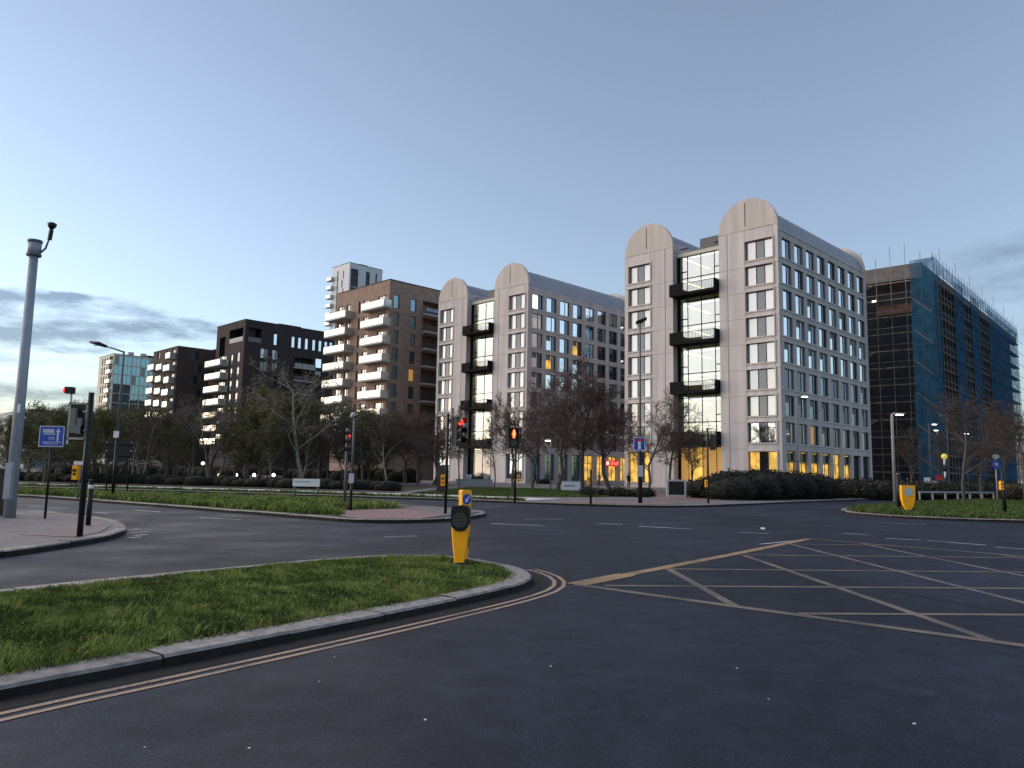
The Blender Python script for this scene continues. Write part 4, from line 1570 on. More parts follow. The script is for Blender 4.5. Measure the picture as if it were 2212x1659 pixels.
# ---- hedges and shrubs ----------------------------------------------
def leaf_mass(name, label, cat, blobs, n, size, mats, seed, kind=None):
    r = np.random.default_rng(seed)
    B = np.array(blobs)
    wts = B[:, 3] * B[:, 4] + B[:, 3] * B[:, 5]
    i = r.choice(len(B), n, p=wts / wts.sum())
    d = r.normal(size=(n, 3))
    d /= np.linalg.norm(d, axis=1)[:, None]
    lump = 1 + .12 * np.sin(d[:, 0] * 7 + i) * np.cos(d[:, 2] * 6 + 2 * i)
    P = B[i, :3] + d * B[i, 3:6] * (lump * (1 - .22 * r.random(n) ** 2))[:, None]
    P = P[P[:, 2] > 0.08]
    o = put(name, None) if kind is None else None
    body = MB()
    for b in blobs:
        m, k = 10, 7
        vs, fs = [], []
        for a in range(k + 1):
            t = math.pi * a / k
            for c in range(m):
                u = 2 * math.pi * c / m
                vs.append((b[0] + .86 * b[3] * math.sin(t) * math.cos(u), b[1] + .86 * b[4] * math.sin(t) * math.sin(u), max(.02, b[2] + .86 * b[5] * math.cos(t))))
        for a in range(k):
            for c in range(m):
                fs.append((a * m + c, (a + 1) * m + c, (a + 1) * m + (c + 1) % m, a * m + (c + 1) % m))
        body.add(vs, fs)
    tag(o, label, cat)
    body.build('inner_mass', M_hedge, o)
    put('foliage', leaves_mesh('foliage', P, size, mats, seed + 1), o)
    return o


hb = []
_r = random.Random(12)
for t in np.linspace(0, 1, 12):
    x, y = 14.3 + 9.6 * t, 50.6 + 7.8 * t
    hgt = 1.45 + .75 * math.sin(min(1, t * 2.2) * 1.57) - .25 * t
    hb.append((x + _r.uniform(-.3, .3), y + _r.uniform(-.3, .6), hgt * .45, 1.6, 1.9, hgt * .56 + _r.uniform(-.06, .08)))
    hb.append((x - .6 + _r.uniform(-.4, .4), y + 3.0, hgt * .5, 1.8, 2.0, hgt * .58 + _r.uniform(-.1, .12)))
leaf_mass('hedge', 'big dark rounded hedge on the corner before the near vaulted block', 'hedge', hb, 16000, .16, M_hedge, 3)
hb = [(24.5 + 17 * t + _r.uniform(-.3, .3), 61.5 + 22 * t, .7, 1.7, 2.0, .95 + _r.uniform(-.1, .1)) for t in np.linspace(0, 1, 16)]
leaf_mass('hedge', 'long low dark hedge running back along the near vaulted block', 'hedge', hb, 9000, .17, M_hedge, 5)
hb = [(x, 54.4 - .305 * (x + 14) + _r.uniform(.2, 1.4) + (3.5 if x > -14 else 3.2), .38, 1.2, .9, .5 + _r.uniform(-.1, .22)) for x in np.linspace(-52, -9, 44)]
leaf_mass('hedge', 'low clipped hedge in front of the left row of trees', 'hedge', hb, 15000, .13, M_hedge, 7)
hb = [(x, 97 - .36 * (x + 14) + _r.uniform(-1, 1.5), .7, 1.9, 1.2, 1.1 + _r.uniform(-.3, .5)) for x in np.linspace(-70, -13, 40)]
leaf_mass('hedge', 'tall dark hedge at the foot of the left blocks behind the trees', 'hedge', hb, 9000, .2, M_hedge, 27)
hb = [(x, 53.5 + _r.uniform(-.5, .8), .3, .7, .6, .42 + _r.uniform(-.1, .15)) for x in np.linspace(5.4, 9.6, 7)]
leaf_mass('shrub_bed', 'low scrubby shrubs before the white estate board', 'shrub', hb, 3500, .12, [M_hedge, M_leafb], 9)
for px, by, w, h, lab in ((1035, 1046, 1.2, 1.1, 'round dark shrub by the white planters'), (1172, 1047, .8, .8, 'small dark shrub left of the estate board'),
                          (1478, 1048, 1.3, 1.1, 'dark shrub behind the white square frame'), (1515, 1050, 1.6, 1.0, 'dark shrub under the lit ground floor of the near block')):
    x, y = G(px, by)
    leaf_mass('shrub', lab, 'shrub', [(x, y, h * .4, w, w, h * .6), (x + w * .7, y + .5, h * .35, w * .8, w * .8, h * .5)], 1400, .13, M_hedge, int(px))
x, y = G(2198, 1086)
leaf_mass('shrub', 'russet shrub at the right edge behind the yellow push button', 'shrub', [(x + d, y + d * .4, .6, 1.2, 1.0, .8) for d in (-.6, .8, 2.4, 4)], 2600, .14, [M_shrub, M_leafb], 77)
hb = [(28 + 20 * t + _r.uniform(-.6, .6), 61 + 13 * t, .6, 2.0, 1.6, 1.0 + _r.uniform(-.2, .2)) for t in np.linspace(0, 1, 12)]
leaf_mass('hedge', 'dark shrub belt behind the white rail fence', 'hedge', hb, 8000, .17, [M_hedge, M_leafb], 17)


# ---- grass ------------------------------------------------------------
def patchy(x, y, s=1.0):
    return (np.sin(x * 2.1 * s + 1.3 * np.sin(y * 1.7 * s)) + np.sin(y * 2.7 * s + 1.9 * np.sin(x * 1.1 * s + 2)) + np.sin((x + y) * 4.3 * s + 2 * np.sin(y * 3.1 * s))) / 3


def grass(name, label, poly, n, h, w, z, mats, seed, edge=0.0, keep=None, fs=1.0):
    r = np.random.default_rng(seed)
    P = np.array([(p[0], p[1]) for p in poly])
    lo, hi = P.min(0), P.max(0)
    out = []
    tot = 0
    while tot < n:
        q = r.uniform(lo, hi, (60000, 2))
        c = np.zeros(len(q), bool)
        for i in range(len(P)):
            a, b = P[i], P[(i + 1) % len(P)]
            if a[1] == b[1]:
                continue
            m = ((a[1] > q[:, 1]) != (b[1] > q[:, 1])) & (q[:, 0] < (b[0] - a[0]) * (q[:, 1] - a[1]) / (b[1] - a[1]) + a[0])
            c ^= m
        q = q[c & (q[:, 1] > 1.5) & (np.abs(q[:, 0]) < .72 * q[:, 1] + 3.5)]
        if keep is not None:
            q = q[keep(q, r)]
        out.append(q)
        tot += len(q)
    q = np.concatenate(out)[:n]
    if edge:
        q = q + r.normal(0, edge, q.shape)
    n = len(q)
    ph = .6 * patchy(q[:, 0], q[:, 1], fs) + .55 * patchy(q[:, 1] + 5, q[:, 0], fs * 2.3)
    hh = h * r.uniform(.45, 1.25, n) * (1 + .45 * ph)
    th = r.uniform(0, 2 * np.pi, n)
    lean = r.normal(0, .45, (n, 2)) * hh[:, None] + .22 * hh[:, None] * np.stack([np.cos(ph * 3), np.sin(ph * 3)], 1)
    ww = w * r.uniform(.6, 1.4, n)
    dx = np.stack([np.cos(th), np.sin(th)], 1) * ww[:, None]
    zz0 = np.full(n, z)
    a = np.column_stack([q - dx, zz0])
    b = np.column_stack([q + dx, zz0])
    m1 = np.column_stack([q + lean * .4 + dx * .7, z + hh * .62])
    m2 = np.column_stack([q + lean * .4 - dx * .7, z + hh * .62])
    t = np.column_stack([q + lean, z + hh])
    V = np.stack([a, b, m1, m2, t], 1).reshape(-1, 3)
    k = np.arange(n)[:, None] * 5
    F_ = np.concatenate([k + [0, 1, 2], k + [0, 2, 3], k + [3, 2, 4]], 0)
    u_ = r.random(n) * .8 + .02 - .75 * ph
    dark = np.where(u_ < .40, 0, 1)
    if len(mats) > 2:
        dark[(r.random(n) < .16) | (u_ < .0)] = 2
    mi = np.concatenate([dark] * 3)
    o = put(name, np_mesh(name, V, F_, mats, mi))
    return tag(o, label, None, kind='stuff')


_bare = lambda q, r: (patchy(q[:, 0] * .6 + 3, q[:, 1] * .6) + r.normal(0, .25, len(q)) > -.72)
sheet('verge_turf', [tuple(p) for p in offset(near_inner, .05)], 0.089, pm('turf', (0.030, 0.042, 0.013), 0.95, 0.4, 3.0))
grass('grass', 'short green grass covering the near island', offset(near_inner, -.05), 230000, .040, .0048, .085, [M_grass, M_grassd, M_grassy], 1, keep=_bare, fs=1.5, edge=.035)
grass('grass_tufts', 'longer tufts of grass dotted over the near island', offset(near_inner, .03), 15000, .082, .0055, .085, [M_grass, M_grassd, M_grassy], 21, keep=lambda q, r: patchy(q[:, 0] * 2.2, q[:, 1] * 2.2) + r.normal(0, .2, len(q)) > .42, fs=1.5)
sheet('median_turf', [tuple(p) for p in offset(mid_inner, .05) if p.x < -5.5], 0.116, M_lawn)
_mg = [tuple(p) for p in offset(mid_inner, .02) if p.x < -4.9 and p.y > 24.4]
grass('rough_grass', 'rough green grass on the median island', [(-60, 53), (-42, 47), (-22, 37), (-14.5, 31.4), (-9.6, 27.8), (-6.6, 25.6), (-5.4, 25.4), (-6.6, 27.7), (-4.8, 29.9), (-4.6, 31.6), (-6.2, 34.4), (-9.5, 37.2), (-25, 41.4), (-44, 48.4)],
      60000, .20, .022, .11, [M_grass, M_grassd, M_grassy], 2)
grass('rough_grass', 'rough green grass on the right island', [tuple(p) for p in offset(right_inner, .02)], 60000, .17, .022, .11, [M_grassd, M_grassd], 3)
sheet('right_turf', [tuple(p) for p in offset(right_inner, .06)], 0.114, M_lawn)
grass('lawn_grass', 'mown green grass on the lawn before the farther block', [(-6.5, 50.0), (-1.5, 48.4), (5.5, 50.5), (9.5, 56), (9, 66), (3, 72), (-4, 74)], 26000, .11, .025, .13, [M_grassd, M_grassd], 4)
grass('verge_grass', 'thin strip of grass between road and pale path', band([(-60, 60.7), (-32, 51.7), (-14, 47.1), (-2.6, 43.3), (0.8, 41.5)], [(-60, 61.3), (-32, 52.2), (-14, 47.6), (-2.4, 43.7), (0.8, 42.1)]),
      9000, .15, .025, .12, [M_grassd, M_grass], 6)

# ================================================================== STREET FURNITURE
KERB_Z = 0.12


def ring(cx, cz, r, n=20, a0=0.0, a1=2 * math.pi):
    return [(cx + r * math.cos(a0 + (a1 - a0) * i / n), cz + r * math.sin(a0 + (a1 - a0) * i / n)) for i in range(n + (0 if a1 - a0 > 6.2 else 1))]


def at(px, py, Y=None):
    x, y = G(px, py, KERB_Z)
    if Y:
        x, y = x * Y / y, Y
    return x, y


def pole(parent, h, r0, r1, mat, z0=0.0, name='post', n=10, x=0.0, y=0.0):
    return MB().tube([(x, y, z0), (x, y, h)], [r0, r1], n).build(name, mat, parent, smooth=True)


def signal_head(parent, x, y, z, rz, lit=0, board=False, n=3, scale=1.0, lens=0.1):
    """housing with hooded lenses, facing local -Y turned by rz; lit = index of the lamp that shows red"""
    h = 0.32 * n * scale
    w = 0.30 * scale
    o = put('signal_head', MB().box(-w / 2, w / 2, -.11, .11, 0, h).mesh('signal_head', M_blackp), parent, (x, y, z), rz)
    if board:
        MB().box(-w * .95, w * .95, .02, .05, -.12, h + .12).build('backing_board', M_blackp, o)
    for i in range(n):
        cz = h - .16 * scale - .32 * scale * i
        MB().plate(ring(0, cz, lens * scale), -.135, -.112).build('lens', M_red if i == lit else M_lens, o)
        hd = MB()
        pts = ring(0, cz, lens * 1.2 * scale, 12, -.35, math.pi + .35)
        for a, b in zip(pts, pts[1:]):
            hd.quad((a[0], -.112, a[1]), (b[0], -.112, b[1]), (b[0], -.32, b[1]), (a[0], -.32, a[1]))
        hd.build('hood', M_blackp, o)
    return o


def push_button(parent, x, z, y=-0.09, s=1.0):
    o = MB().box(x - .07 * s, x + .07 * s, y - .10, y + .04, z, z + .40 * s).build('push_button_box', M_byel, parent)
    MB().plate(ring(x, z + .12, .03, 12), y - .115, y - .102).build('button', M_blackp, o)
    MB().box(x - .04, x + .04, y - .108, y - .1005, z + .22 * s, z + .30 * s).build('pictogram_panel', M_lens, o)
    return o


# ---- tall grey mast with a camera --------------------------------------
bx, by = at(20, 1117)
t = thing('camera_mast', 'tall tapered grey steel mast with a camera on top at the left edge', 'mast', (bx, by, KERB_Z))
hm = heights(78, 552, by).z - KERB_Z
pole(t, hm, .155, .118, M_grey, name='mast_tube', n=16)
pole(t, hm + .42, .178, .178, M_grey, z0=hm, name='collar', n=16)
for zc in (hm - .02, hm + .38):
    pole(t, zc + .07, .195, .195, M_greyd, z0=zc, name='collar_ring', n=16)
top = heights(112, 488, by)
cx_, cz_ = top.x - bx, top.z - KERB_Z
MB().tube([(.2, 0, hm + .1), (.32, 0, hm + .22), (cx_ - .06, 0, cz_ - .45), (cx_, 0, cz_ - .1)], [.03, .03, .025, .03], 8).build('camera_arm', M_greyd, t, smooth=True)
cmo = MB().tube([(cx_ - .03, 0, cz_ - .42), (cx_ + .0, 0, cz_ - .12)], [.06, .06], 8).build('camera_body', M_blackp, t)
MB().tube([(cx_, 0, cz_ - .1), (cx_, 0, cz_ - .02), (cx_ + .01, 0, cz_ + .06), (cx_ + .01, 0, cz_ + .1)], [.05, .11, .13, .06], 12).build('camera_dome', M_blackp, cmo, smooth=True)
MB().box(-.11, .11, -.20, -.12, .5, 1.5).box(-.09, .09, -.215, -.202, .55, 1.45).build('access_door', M_grey, t)
MB().box(.05, .12, -.175, -.14, 2.9, 3.15).build('sticker_plate', M_whitep, t)
bx, by = at(-2, 1112)
t = tag(MB().box(-.32, .32, -.2, .2, 0, 1.25).box(-.36, .36, -.24, .24, 1.255, 1.33).box(-.34, .34, -.22, .22, -.02, .1).build('utility_cabinet', pm('dark_brown_steel', (.03, .024, .022), .7, .15), None, (bx, by, KERB_Z)),
        'low dark utility cabinet at the foot of the tall grey mast', 'cabinet')

# ---- blue information sign ---------------------------------------------
bx, by = at(97, 1120)
t = thing('blue_sign', 'blue rectangular sign with white lettering on a thin black post', 'sign', (bx, by, KERB_Z))
c = heights(115, 943, by)
sz, sx = c.z - KERB_Z, c.x - bx
pole(t, sz + .3, .033, .033, M_blackp)
pl = MB().box(sx - .345, sx + .345, -.075, -.05, sz - .29, sz + .29).build('sign_plate', M_blue, t)
fr = MB()
for q in ((-.345, .345, .265, .29), (-.345, .345, -.29, -.265), (-.345, -.32, -.265, .265), (.32, .345, -.265, .265)):
    fr.box(sx + q[0], sx + q[1], -.082, -.0755, sz + q[2], sz + q[3])
fr.build('white_border', M_sgrey, pl)
mk = MB()
for x0, x1, z0, z1 in ((-.25, .06, .10, .20), (-.22, .10, .05, .08), (-.24, .27, -.165, -.145), (-.2, .2, -.215, -.20), (-.24, -.1, -.19, -.18), (.145, .20, -.13, .12)):
    mk.box(sx + x0, sx + x1, -.081, -.0755, sz + z0, sz + z1)
mk.plate([(sx + .10, sz + .12), (sx + .245, sz + .12), (sx + .1725, sz + .23)], -.081, -.0755)
for cxx in (-.04, .06):
    rr_ = ring(sx + cxx, sz - .05, .042, 14)
    ri_ = ring(sx + cxx, sz - .05, .026, 14)
    for i in range(14):
        j = (i + 1) % 14
        mk.quad((rr_[i][0], -.081, rr_[i][1]), (rr_[j][0], -.081, rr_[j][1]), (ri_[j][0], -.081, ri_[j][1]), (ri_[i][0], -.081, ri_[i][1]))
mk.box(sx - .03, sx + .05, -.081, -.0755, sz - .02, sz - .008)
mk.build('white_lettering', M_sgrey, pl)

# ---- black signal post on the corner, signal seen from behind ----------
bx, by = at(172, 1158)
t = thing('traffic_signal', 'black signal post on the left corner with a white edged backing board', 'traffic light', (bx, by, KERB_Z))
hp = heights(195, 848, by).z - KERB_Z
pole(t, hp, .062, .058, M_blackp)
c = heights(166, 909, by)
sx, sz = c.x - bx, c.z - KERB_Z
bb = MB().box(sx - .19, sx + .19, .03, .055, sz - .38, sz + .38).build('backing_board', M_blackp, t)
fr = MB()
for q in ((-.20, .20, .355, .395), (-.20, .20, -.395, -.355), (-.205, -.165, -.395, .395), (.165, .205, -.395, .395)):
    fr.box(sx + q[0], sx + q[1], .018, .0295, sz + q[2], sz + q[3])
fr.build('white_border', pm('dull_white_border', (.40, .39, .34), .6, .1), bb)
hs = MB().box(sx - .12, sx + .0, -.06, .03, sz - .16, sz + .26).box(sx - .13, sx + .13, -.07, .028, sz - .26, sz - .10).box(sx + .03, sx + .13, -.065, .027, sz - .28, sz + .06)
hs.build('signal_housing', pm('dull_grey_casing', (.17, .165, .155), .7, .15), bb)
MB().tube([(sx - .185, .04, sz - .5), (sx - .185, .04, sz + .6)], .02, 6).tube([(sx + .1, .04, sz + .2), (.0, 0, sz + .2)], .02, 6).tube([(sx + .1, .04, sz - .2), (0, 0, sz - .2)], .02, 6).build('bracket', M_sgrey, t)
rl = MB().box(sx - .29, sx - .14, -.06, .10, sz + .58, sz + .72).build('side_lamp', M_blackp, t)
MB().tube([(sx - .29, .02, sz + .65), (sx - .335, .02, sz + .65)], .055, 12).build('lens', M_red, rl)
push_button(t, -.115, 1.17, s=.75)

bx, by = at(190, 1135)
t = thing('bollard', 'short black bollard with a white band beside the corner signal post', 'bollard', (bx, by, KERB_Z))
pole(t, 1.08, .062, .062, M_blackp, name='tube')
pole(t, .99, .066, .066, M_whitep, z0=.90, name='white_band')
pole(t, 1.13, .072, .045, M_blackp, z0=1.085, name='cap')
bx, by = at(167, 1078)
t = thing('direction_sign', 'small blue and white arrow sign low on a thin post beyond the corner', 'sign', (bx, by, KERB_Z))
c = heights(168, 1020, by)
pole(t, c.z + .2, .03, .03, M_greyd)
MB().plate([(-.32, c.z - .35), (.32, c.z - .35), (.12, c.z + .15), (-.12, c.z + .15)], -.06, -.035).build('sign_plate', M_blue, t)
MB().box(-.25, .25, -.07, -.0605, c.z + .2, c.z + .36).box(-.05, .05, -.07, -.0605, c.z - .3, c.z + .1).build('white_marking', M_whitep, t)

# ---- lamp column and dark sign back on the median -----------------------
bx, by = at(243, 1076)
t = thing('street_lamp', 'tall slim lamp column with a long arm above the dark sign back', 'street lamp', (bx, by, KERB_Z))
hp = heights(262, 764, by).z
pole(t, 2.9, .075, .07, M_blackp, name='base_section')
pole(t, hp, .068, .045, M_greyd, z0=2.9, name='column')
e = heights(196, 746, by)
MB().tube([(0, 0, hp - .05), (-.45, 0, hp + .10), (e.x - bx + .55, 0, e.z - .12)], [.04, .035, .03], 8).build('arm', M_greyd, t, smooth=True)
lh = MB().tube([(e.x - bx + .75, 0, e.z - .16), (e.x - bx + .35, 0, e.z - .03), (e.x - bx - .05, 0, e.z + .04)], [.06, .10, .05], 8).build('lamp_head', M_blackp, t, smooth=True)
MB().box(e.x - bx + .15, e.x - bx + .55, -.05, .05, e.z - .13, e.z - .11).build('diffuser', M_sgrey, lh)
MB().box(-.12, .12, -.13, -.1, 2.75, 3.05).build('white_plate', M_whitep, t)
bx, by = at(250, 1066, 45)
t = thing('sign_board', 'large dark board on two legs behind the tall lamp column', 'sign', (bx, by, KERB_Z))
c = heights(250, 978, by)
w, h = .80, .62
b_ = MB().box(-w, w, -.03, .03, c.z - h, c.z + h).build('board', M_blackp, t)
for sx in (-.62, .62):
    pole(t, c.z + .3, .04, .04, M_blackp, x=sx, y=.08, name='leg')
MB().box(-w + .05, w - .05, -.06, -.03, c.z + .3, c.z + .36).box(-w + .05, w - .05, -.06, -.03, c.z - .36, c.z - .3).build('stiffener', M_black, b_)
for sx in (-.72, .72):
    for sz in (-.5, 0, .5):
        MB().box(sx - .035, sx + .035, -.05, -.031, c.z + sz - .03, c.z + sz + .03).build('clip', M_sgrey, b_)

# ---- street nameplate -----------------------------------------------------
(xa, ya), (xb, yb) = at(632, 1086), at(688, 1086)
yy = (ya + yb) / 2
t = thing('street_nameplate', 'white street nameplate on two short posts in the rough grass', 'sign', ((xa + xb) / 2, yy, KERB_Z))
zt = heights(660, 1034, yy).z - KERB_Z
hw = (xb - xa) / 2
for s in (-1, 1):
    pole(t, zt - .02, .045, .045, M_greyd, x=s * hw, name='leg')
p = MB().box(-hw - .09, hw + .09, -.075, -.046, zt - .34, zt).build('name_panel', M_whitep, t)
tx = MB()
x = -hw + .02
for wl in (.10, .04, .09, .05, .08, .10, .07):
    tx.box(x, x + wl, -.0785, -.0755, zt - .165, zt - .115)
    x += wl + .02
tx.build('lettering', pm('faded_lettering', (.25, .29, .28), .7, 0), p)
MB().box(-hw - .09, hw + .09, -.078, -.0465, zt - .36, zt - .345).build('lower_trim', M_blackp, p)

# ---- signals in the middle distance ------------------------------------------
bx, by = at(744, 1092)
t = thing('traffic_signal', 'grey pole with a black signal turned left beside the nameplate', 'traffic light', (bx, by, KERB_Z))
zt = heights(744, 981, by).z - KERB_Z
pole(t, zt + 1.1, .07, .06, M_greyd)
signal_head(t, .22, .0, zt, R(-68), 0, scale=1.05)
MB().tube([(0, 0, zt + .2), (.2, 0, zt + .2)], .02, 6).tube([(0, 0, zt + .85), (.2, 0, zt + .85)], .02, 6).build('bracket', M_blackp, t)
bx, by = at(757, 1103)
t = thing('detector_pole', 'dark pole topped by a pale detector right of the grey signal pole', 'pole', (bx, by, KERB_Z))
zt = heights(755, 902, by).z - KERB_Z
pole(t, 1.5, .05, .05, M_blackp, name='base_section')
pole(t, zt, .045, .04, M_greyd, z0=1.5, name='upper_section')
MB().tube([(-.12, -.05, zt + .02), (-.05, 0, zt + .12), (.03, .02, zt + .16)], [.05, .09, .06], 10).build('detector', M_sgrey, t, smooth=True)
MB().box(-.09, .09, -.15, -.05, 1.0, 1.35).build('pale_box', M_sgrey, t)

bx, by = at(962, 1110)
t = thing('traffic_signal', 'tall black signal post showing red on the tip of the median island', 'traffic light', (bx, by, KERB_Z))
zt = heights(966, 893, by).z - KERB_Z
pole(t, zt, .055, .05, M_blackp)
zh = heights(985, 963, by).z - KERB_Z
hd_ = signal_head(t, .36, .02, zh, R(48), 0, scale=1.08, lens=.115)
MB().box(.14, .19, -.02, .06, zh + .1, zh + 1.35).build('grey_strip', M_greyd, t)
MB().tube([(0, 0, zh + .15), (.34, 0, zh + .15)], .02, 6).tube([(0, 0, zh + .9), (.34, 0, zh + .9)], .02, 6).build('bracket', M_blackp, t)
push_button(t, -.11, .98)
bx, by = at(955, 1066, 52)
t = tag(MB().box(-.38, .38, -.25, .25, 0, 1.85).box(-.42, .42, -.29, .29, 1.855, 1.93).box(-.34, -.01, -.262, -.2505, .15, 1.75).box(.01, .34, -.262, -.2505, .15, 1.75).build('utility_cabinet', pm('brown_cabinet', (.055, .04, .04), .7, .15), None, (bx, by, KERB_Z)),
        'tall brown utility cabinet behind the tall red traffic signal', 'cabinet')

bx, by = at(1112, 1086)
t = thing('pedestrian_signal', 'black pedestrian signal with a red figure on the far kerb', 'traffic light', (bx, by, KERB_Z))
zt = heights(1108, 928, by).z - KERB_Z
pole(t, zt, .06, .05, M_blackp)
zh = heights(1105, 968, by).z - KERB_Z
ph = put('signal_head', MB().box(-.26, .26, -.16, .12, 0, .98).mesh('signal_head', M_blackp), t, (-.12, -.05, zh), R(6))
MB().box(-.34, .34, -.46, -.162, .94, 1.0).box(-.34, -.28, -.46, -.162, .5, .935).box(.28, .34, -.46, -.162, .5, .935).build('hood', M_blackp, ph)
fig = MB().plate(ring(0, .86, .055, 12), -.18, -.163)
fig.plate([(-.05, .50), (-.01, .50), (0, .64), (.01, .50), (.05, .50), (.05, .66), (.08, .67), (.07, .79), (-.07, .79), (-.08, .67), (-.05, .66)], -.18, -.163)
fig.build('red_figure', pm('red_orange_signal', (.5, .05, .02), .4, 0, emit=(1.0, .12, .04), estr=1.9), ph)
MB().plate(ring(0, .70, .16, 18), -.1625, -.1605).build('lens', pm('dim_red_lens', (.2, .01, .01), .4, 0, emit=(1, .02, .01), estr=.06), ph)
MB().plate(ring(0, .25, .17, 18), -.175, -.162).build('lens', M_lens, ph)
push_button(t, .16, 1.0)
for px, py, top_y, lab in ((1276, 1089, 1016, 'slim black post with a yellow push button before the bare red trees'),
                           (1530, 1087, 926, 'tall black signal post with a push button beside the white frame')):
    bx, by = at(px, py)
    t = thing('push_button_post', lab, 'post', (bx, by, KERB_Z))
    zt = heights(px, top_y, by).z - KERB_Z
    pole(t, zt, .06, .05, M_blackp)
    pole(t, zt + .05, .065, .03, M_blackp, z0=zt + .001, name='cap')
    push_button(t, -.13, heights(px, 1052 if px > 1400 else 1047, by).z - KERB_Z)
    if px > 1400:
        signal_head(t, .30, .05, heights(px, 972, by).z - KERB_Z, R(150), -1, scale=.9)

# ---- dead-end sign on a lamp column ----------------------------------------------
bx, by = at(1383, 1087)
t = thing('street_lamp', 'lamp column with a thick black base and a dead end sign', 'street lamp', (bx, by, KERB_Z))
zb = heights(1383, 975, by).z - KERB_Z
zt = heights(1384, 696, by).z - KERB_Z
pole(t, zb, .12, .115, M_blackp, name='base_section')
pole(t, zt, .062, .045, M_greyd, z0=zb, name='column')
lh = MB().box(-.30, .32, -.16, .16, -.04, .04).build('lamp_head', M_blackp, t, (.06, 0, zt + .08))
lh.rotation_euler = (R(-14), R(-24), 0)
MB().box(-.05, .05, -.05, .05, -.14, -.042).build('knuckle', M_blackp, lh)
c = heights(1380, 959, by)
sx, sz = c.x - bx, c.z - KERB_Z
pl = MB().box(sx - .32, sx + .32, -.17, -.145, sz - .37, sz + .37).build('sign_plate', M_sgrey, t)
MB().box(sx - .265, sx + .265, -.177, -.1705, sz - .315, sz + .315).build('blue_field', M_blue, pl)
MB().box(sx - .075, sx + .075, -.1835, -.1775, sz - .29, sz + .13).build('white_stem', M_whitep, pl)
MB().box(sx - .175, sx + .175, -.1845, -.1775, sz + .135, sz + .265).build('red_bar', M_signred, pl)
MB().box(-.13, .13, -.15, -.122, zb - 1.35, zb - .75).build('pale_plate', M_sgrey, t)

# ---- yellow bollards on the near island ------------------------------------------------
bx, by = at(993, 1218)
t = thing('keep_left_bollard', 'yellow tapered bollard with a black rounded head at the tip of the near island', 'bollard', (bx, by, .085), R(-4))
t.scale = (.95, .95, .93)


def taper(z):
    return .080 + .072 * math.sin(min(1.0, (z - .05) / .85) * math.pi * .55)


prof = [(-taper(z), z) for z in np.linspace(.06, .98, 10)]
body = MB()
rings_ = []
for z in np.linspace(.07, .80, 10):
    w = taper(z)
    d = .085
    rings_.append([(-w, -d * .8, z), (-w * .85, -d, z), (w * .85, -d, z), (w, -d * .8, z), (w, d * .8, z), (w * .85, d, z), (-w * .85, d, z), (-w, d * .8, z)])
vs = [p for r_ in rings_ for p in r_]
fs = []
for i in range(len(rings_) - 1):
    for j in range(8):
        fs.append((i * 8 + j, i * 8 + (j + 1) % 8, (i + 1) * 8 + (j + 1) % 8, (i + 1) * 8 + j))
fs += [tuple(range(7, -1, -1)), tuple((len(rings_) - 1) * 8 + j for j in range(8))]
body.add(vs, fs)
body.build('yellow_body', M_byel, t)
hd = MB()
out = [(-.158, .74), (-.13, .665), (-.07, .615), (0, .60), (.07, .615), (.13, .665), (.158, .74), (.156, .985), (.125, 1.035), (0, 1.05), (-.125, 1.035), (-.156, .985)]
hd.plate(out, -.125, .11)
ho = hd.build('black_head', M_blackp, t)
MB().plate(ring(0, .80, .135, 24), -.142, -.126).build('dark_disc', pm('dark_disc', (.045, .045, .042), .35, .2, 20.0), ho)
MB().tube([(0, .02, 0), (0, .02, .12)], [.13, .09], 10).build('base', M_blackp, t)
x2, y2 = bx + .045, by + .28
t = thing('keep_left_bollard', 'taller narrow yellow bollard plate with a blue arrow roundel just behind', 'bollard', (x2, y2, .085), R(42))
t.scale = (.86, .9, .88)
pl = MB()
pl.plate([(-.06, .08), (.06, .08), (.095, .6), (.12, 1.36), (.10, 1.385), (-.10, 1.385), (-.12, 1.36), (-.095, .6)], -.05, .05)
po = pl.build('yellow_plate', M_byel, t)
MB().box(.062, .082, -.056, -.0505, .3, 1.0).build('dark_edge', M_blackp, po)
MB().plate(ring(0.0, 1.21, .098, 24), -.064, -.0505).build('blue_roundel', M_blue, po)
arr = MB()
ca, sa = math.cos(R(-135)), math.sin(R(-135))
for poly in ([(-.07, -.013), (.02, -.013), (.02, .013), (-.07, .013)], [(.015, -.042), (.075, 0), (.015, .042)]):
    arr.plate([(ca * a - sa * b, 1.21 + sa * a + ca * b) for a, b in poly], -.069, -.0645)
arr.build('white_arrow', M_whitep, po)
MB().tube([(0, 0, 0), (0, 0, .1)], [.11, .08], 10).build('base', M_blackp, t)

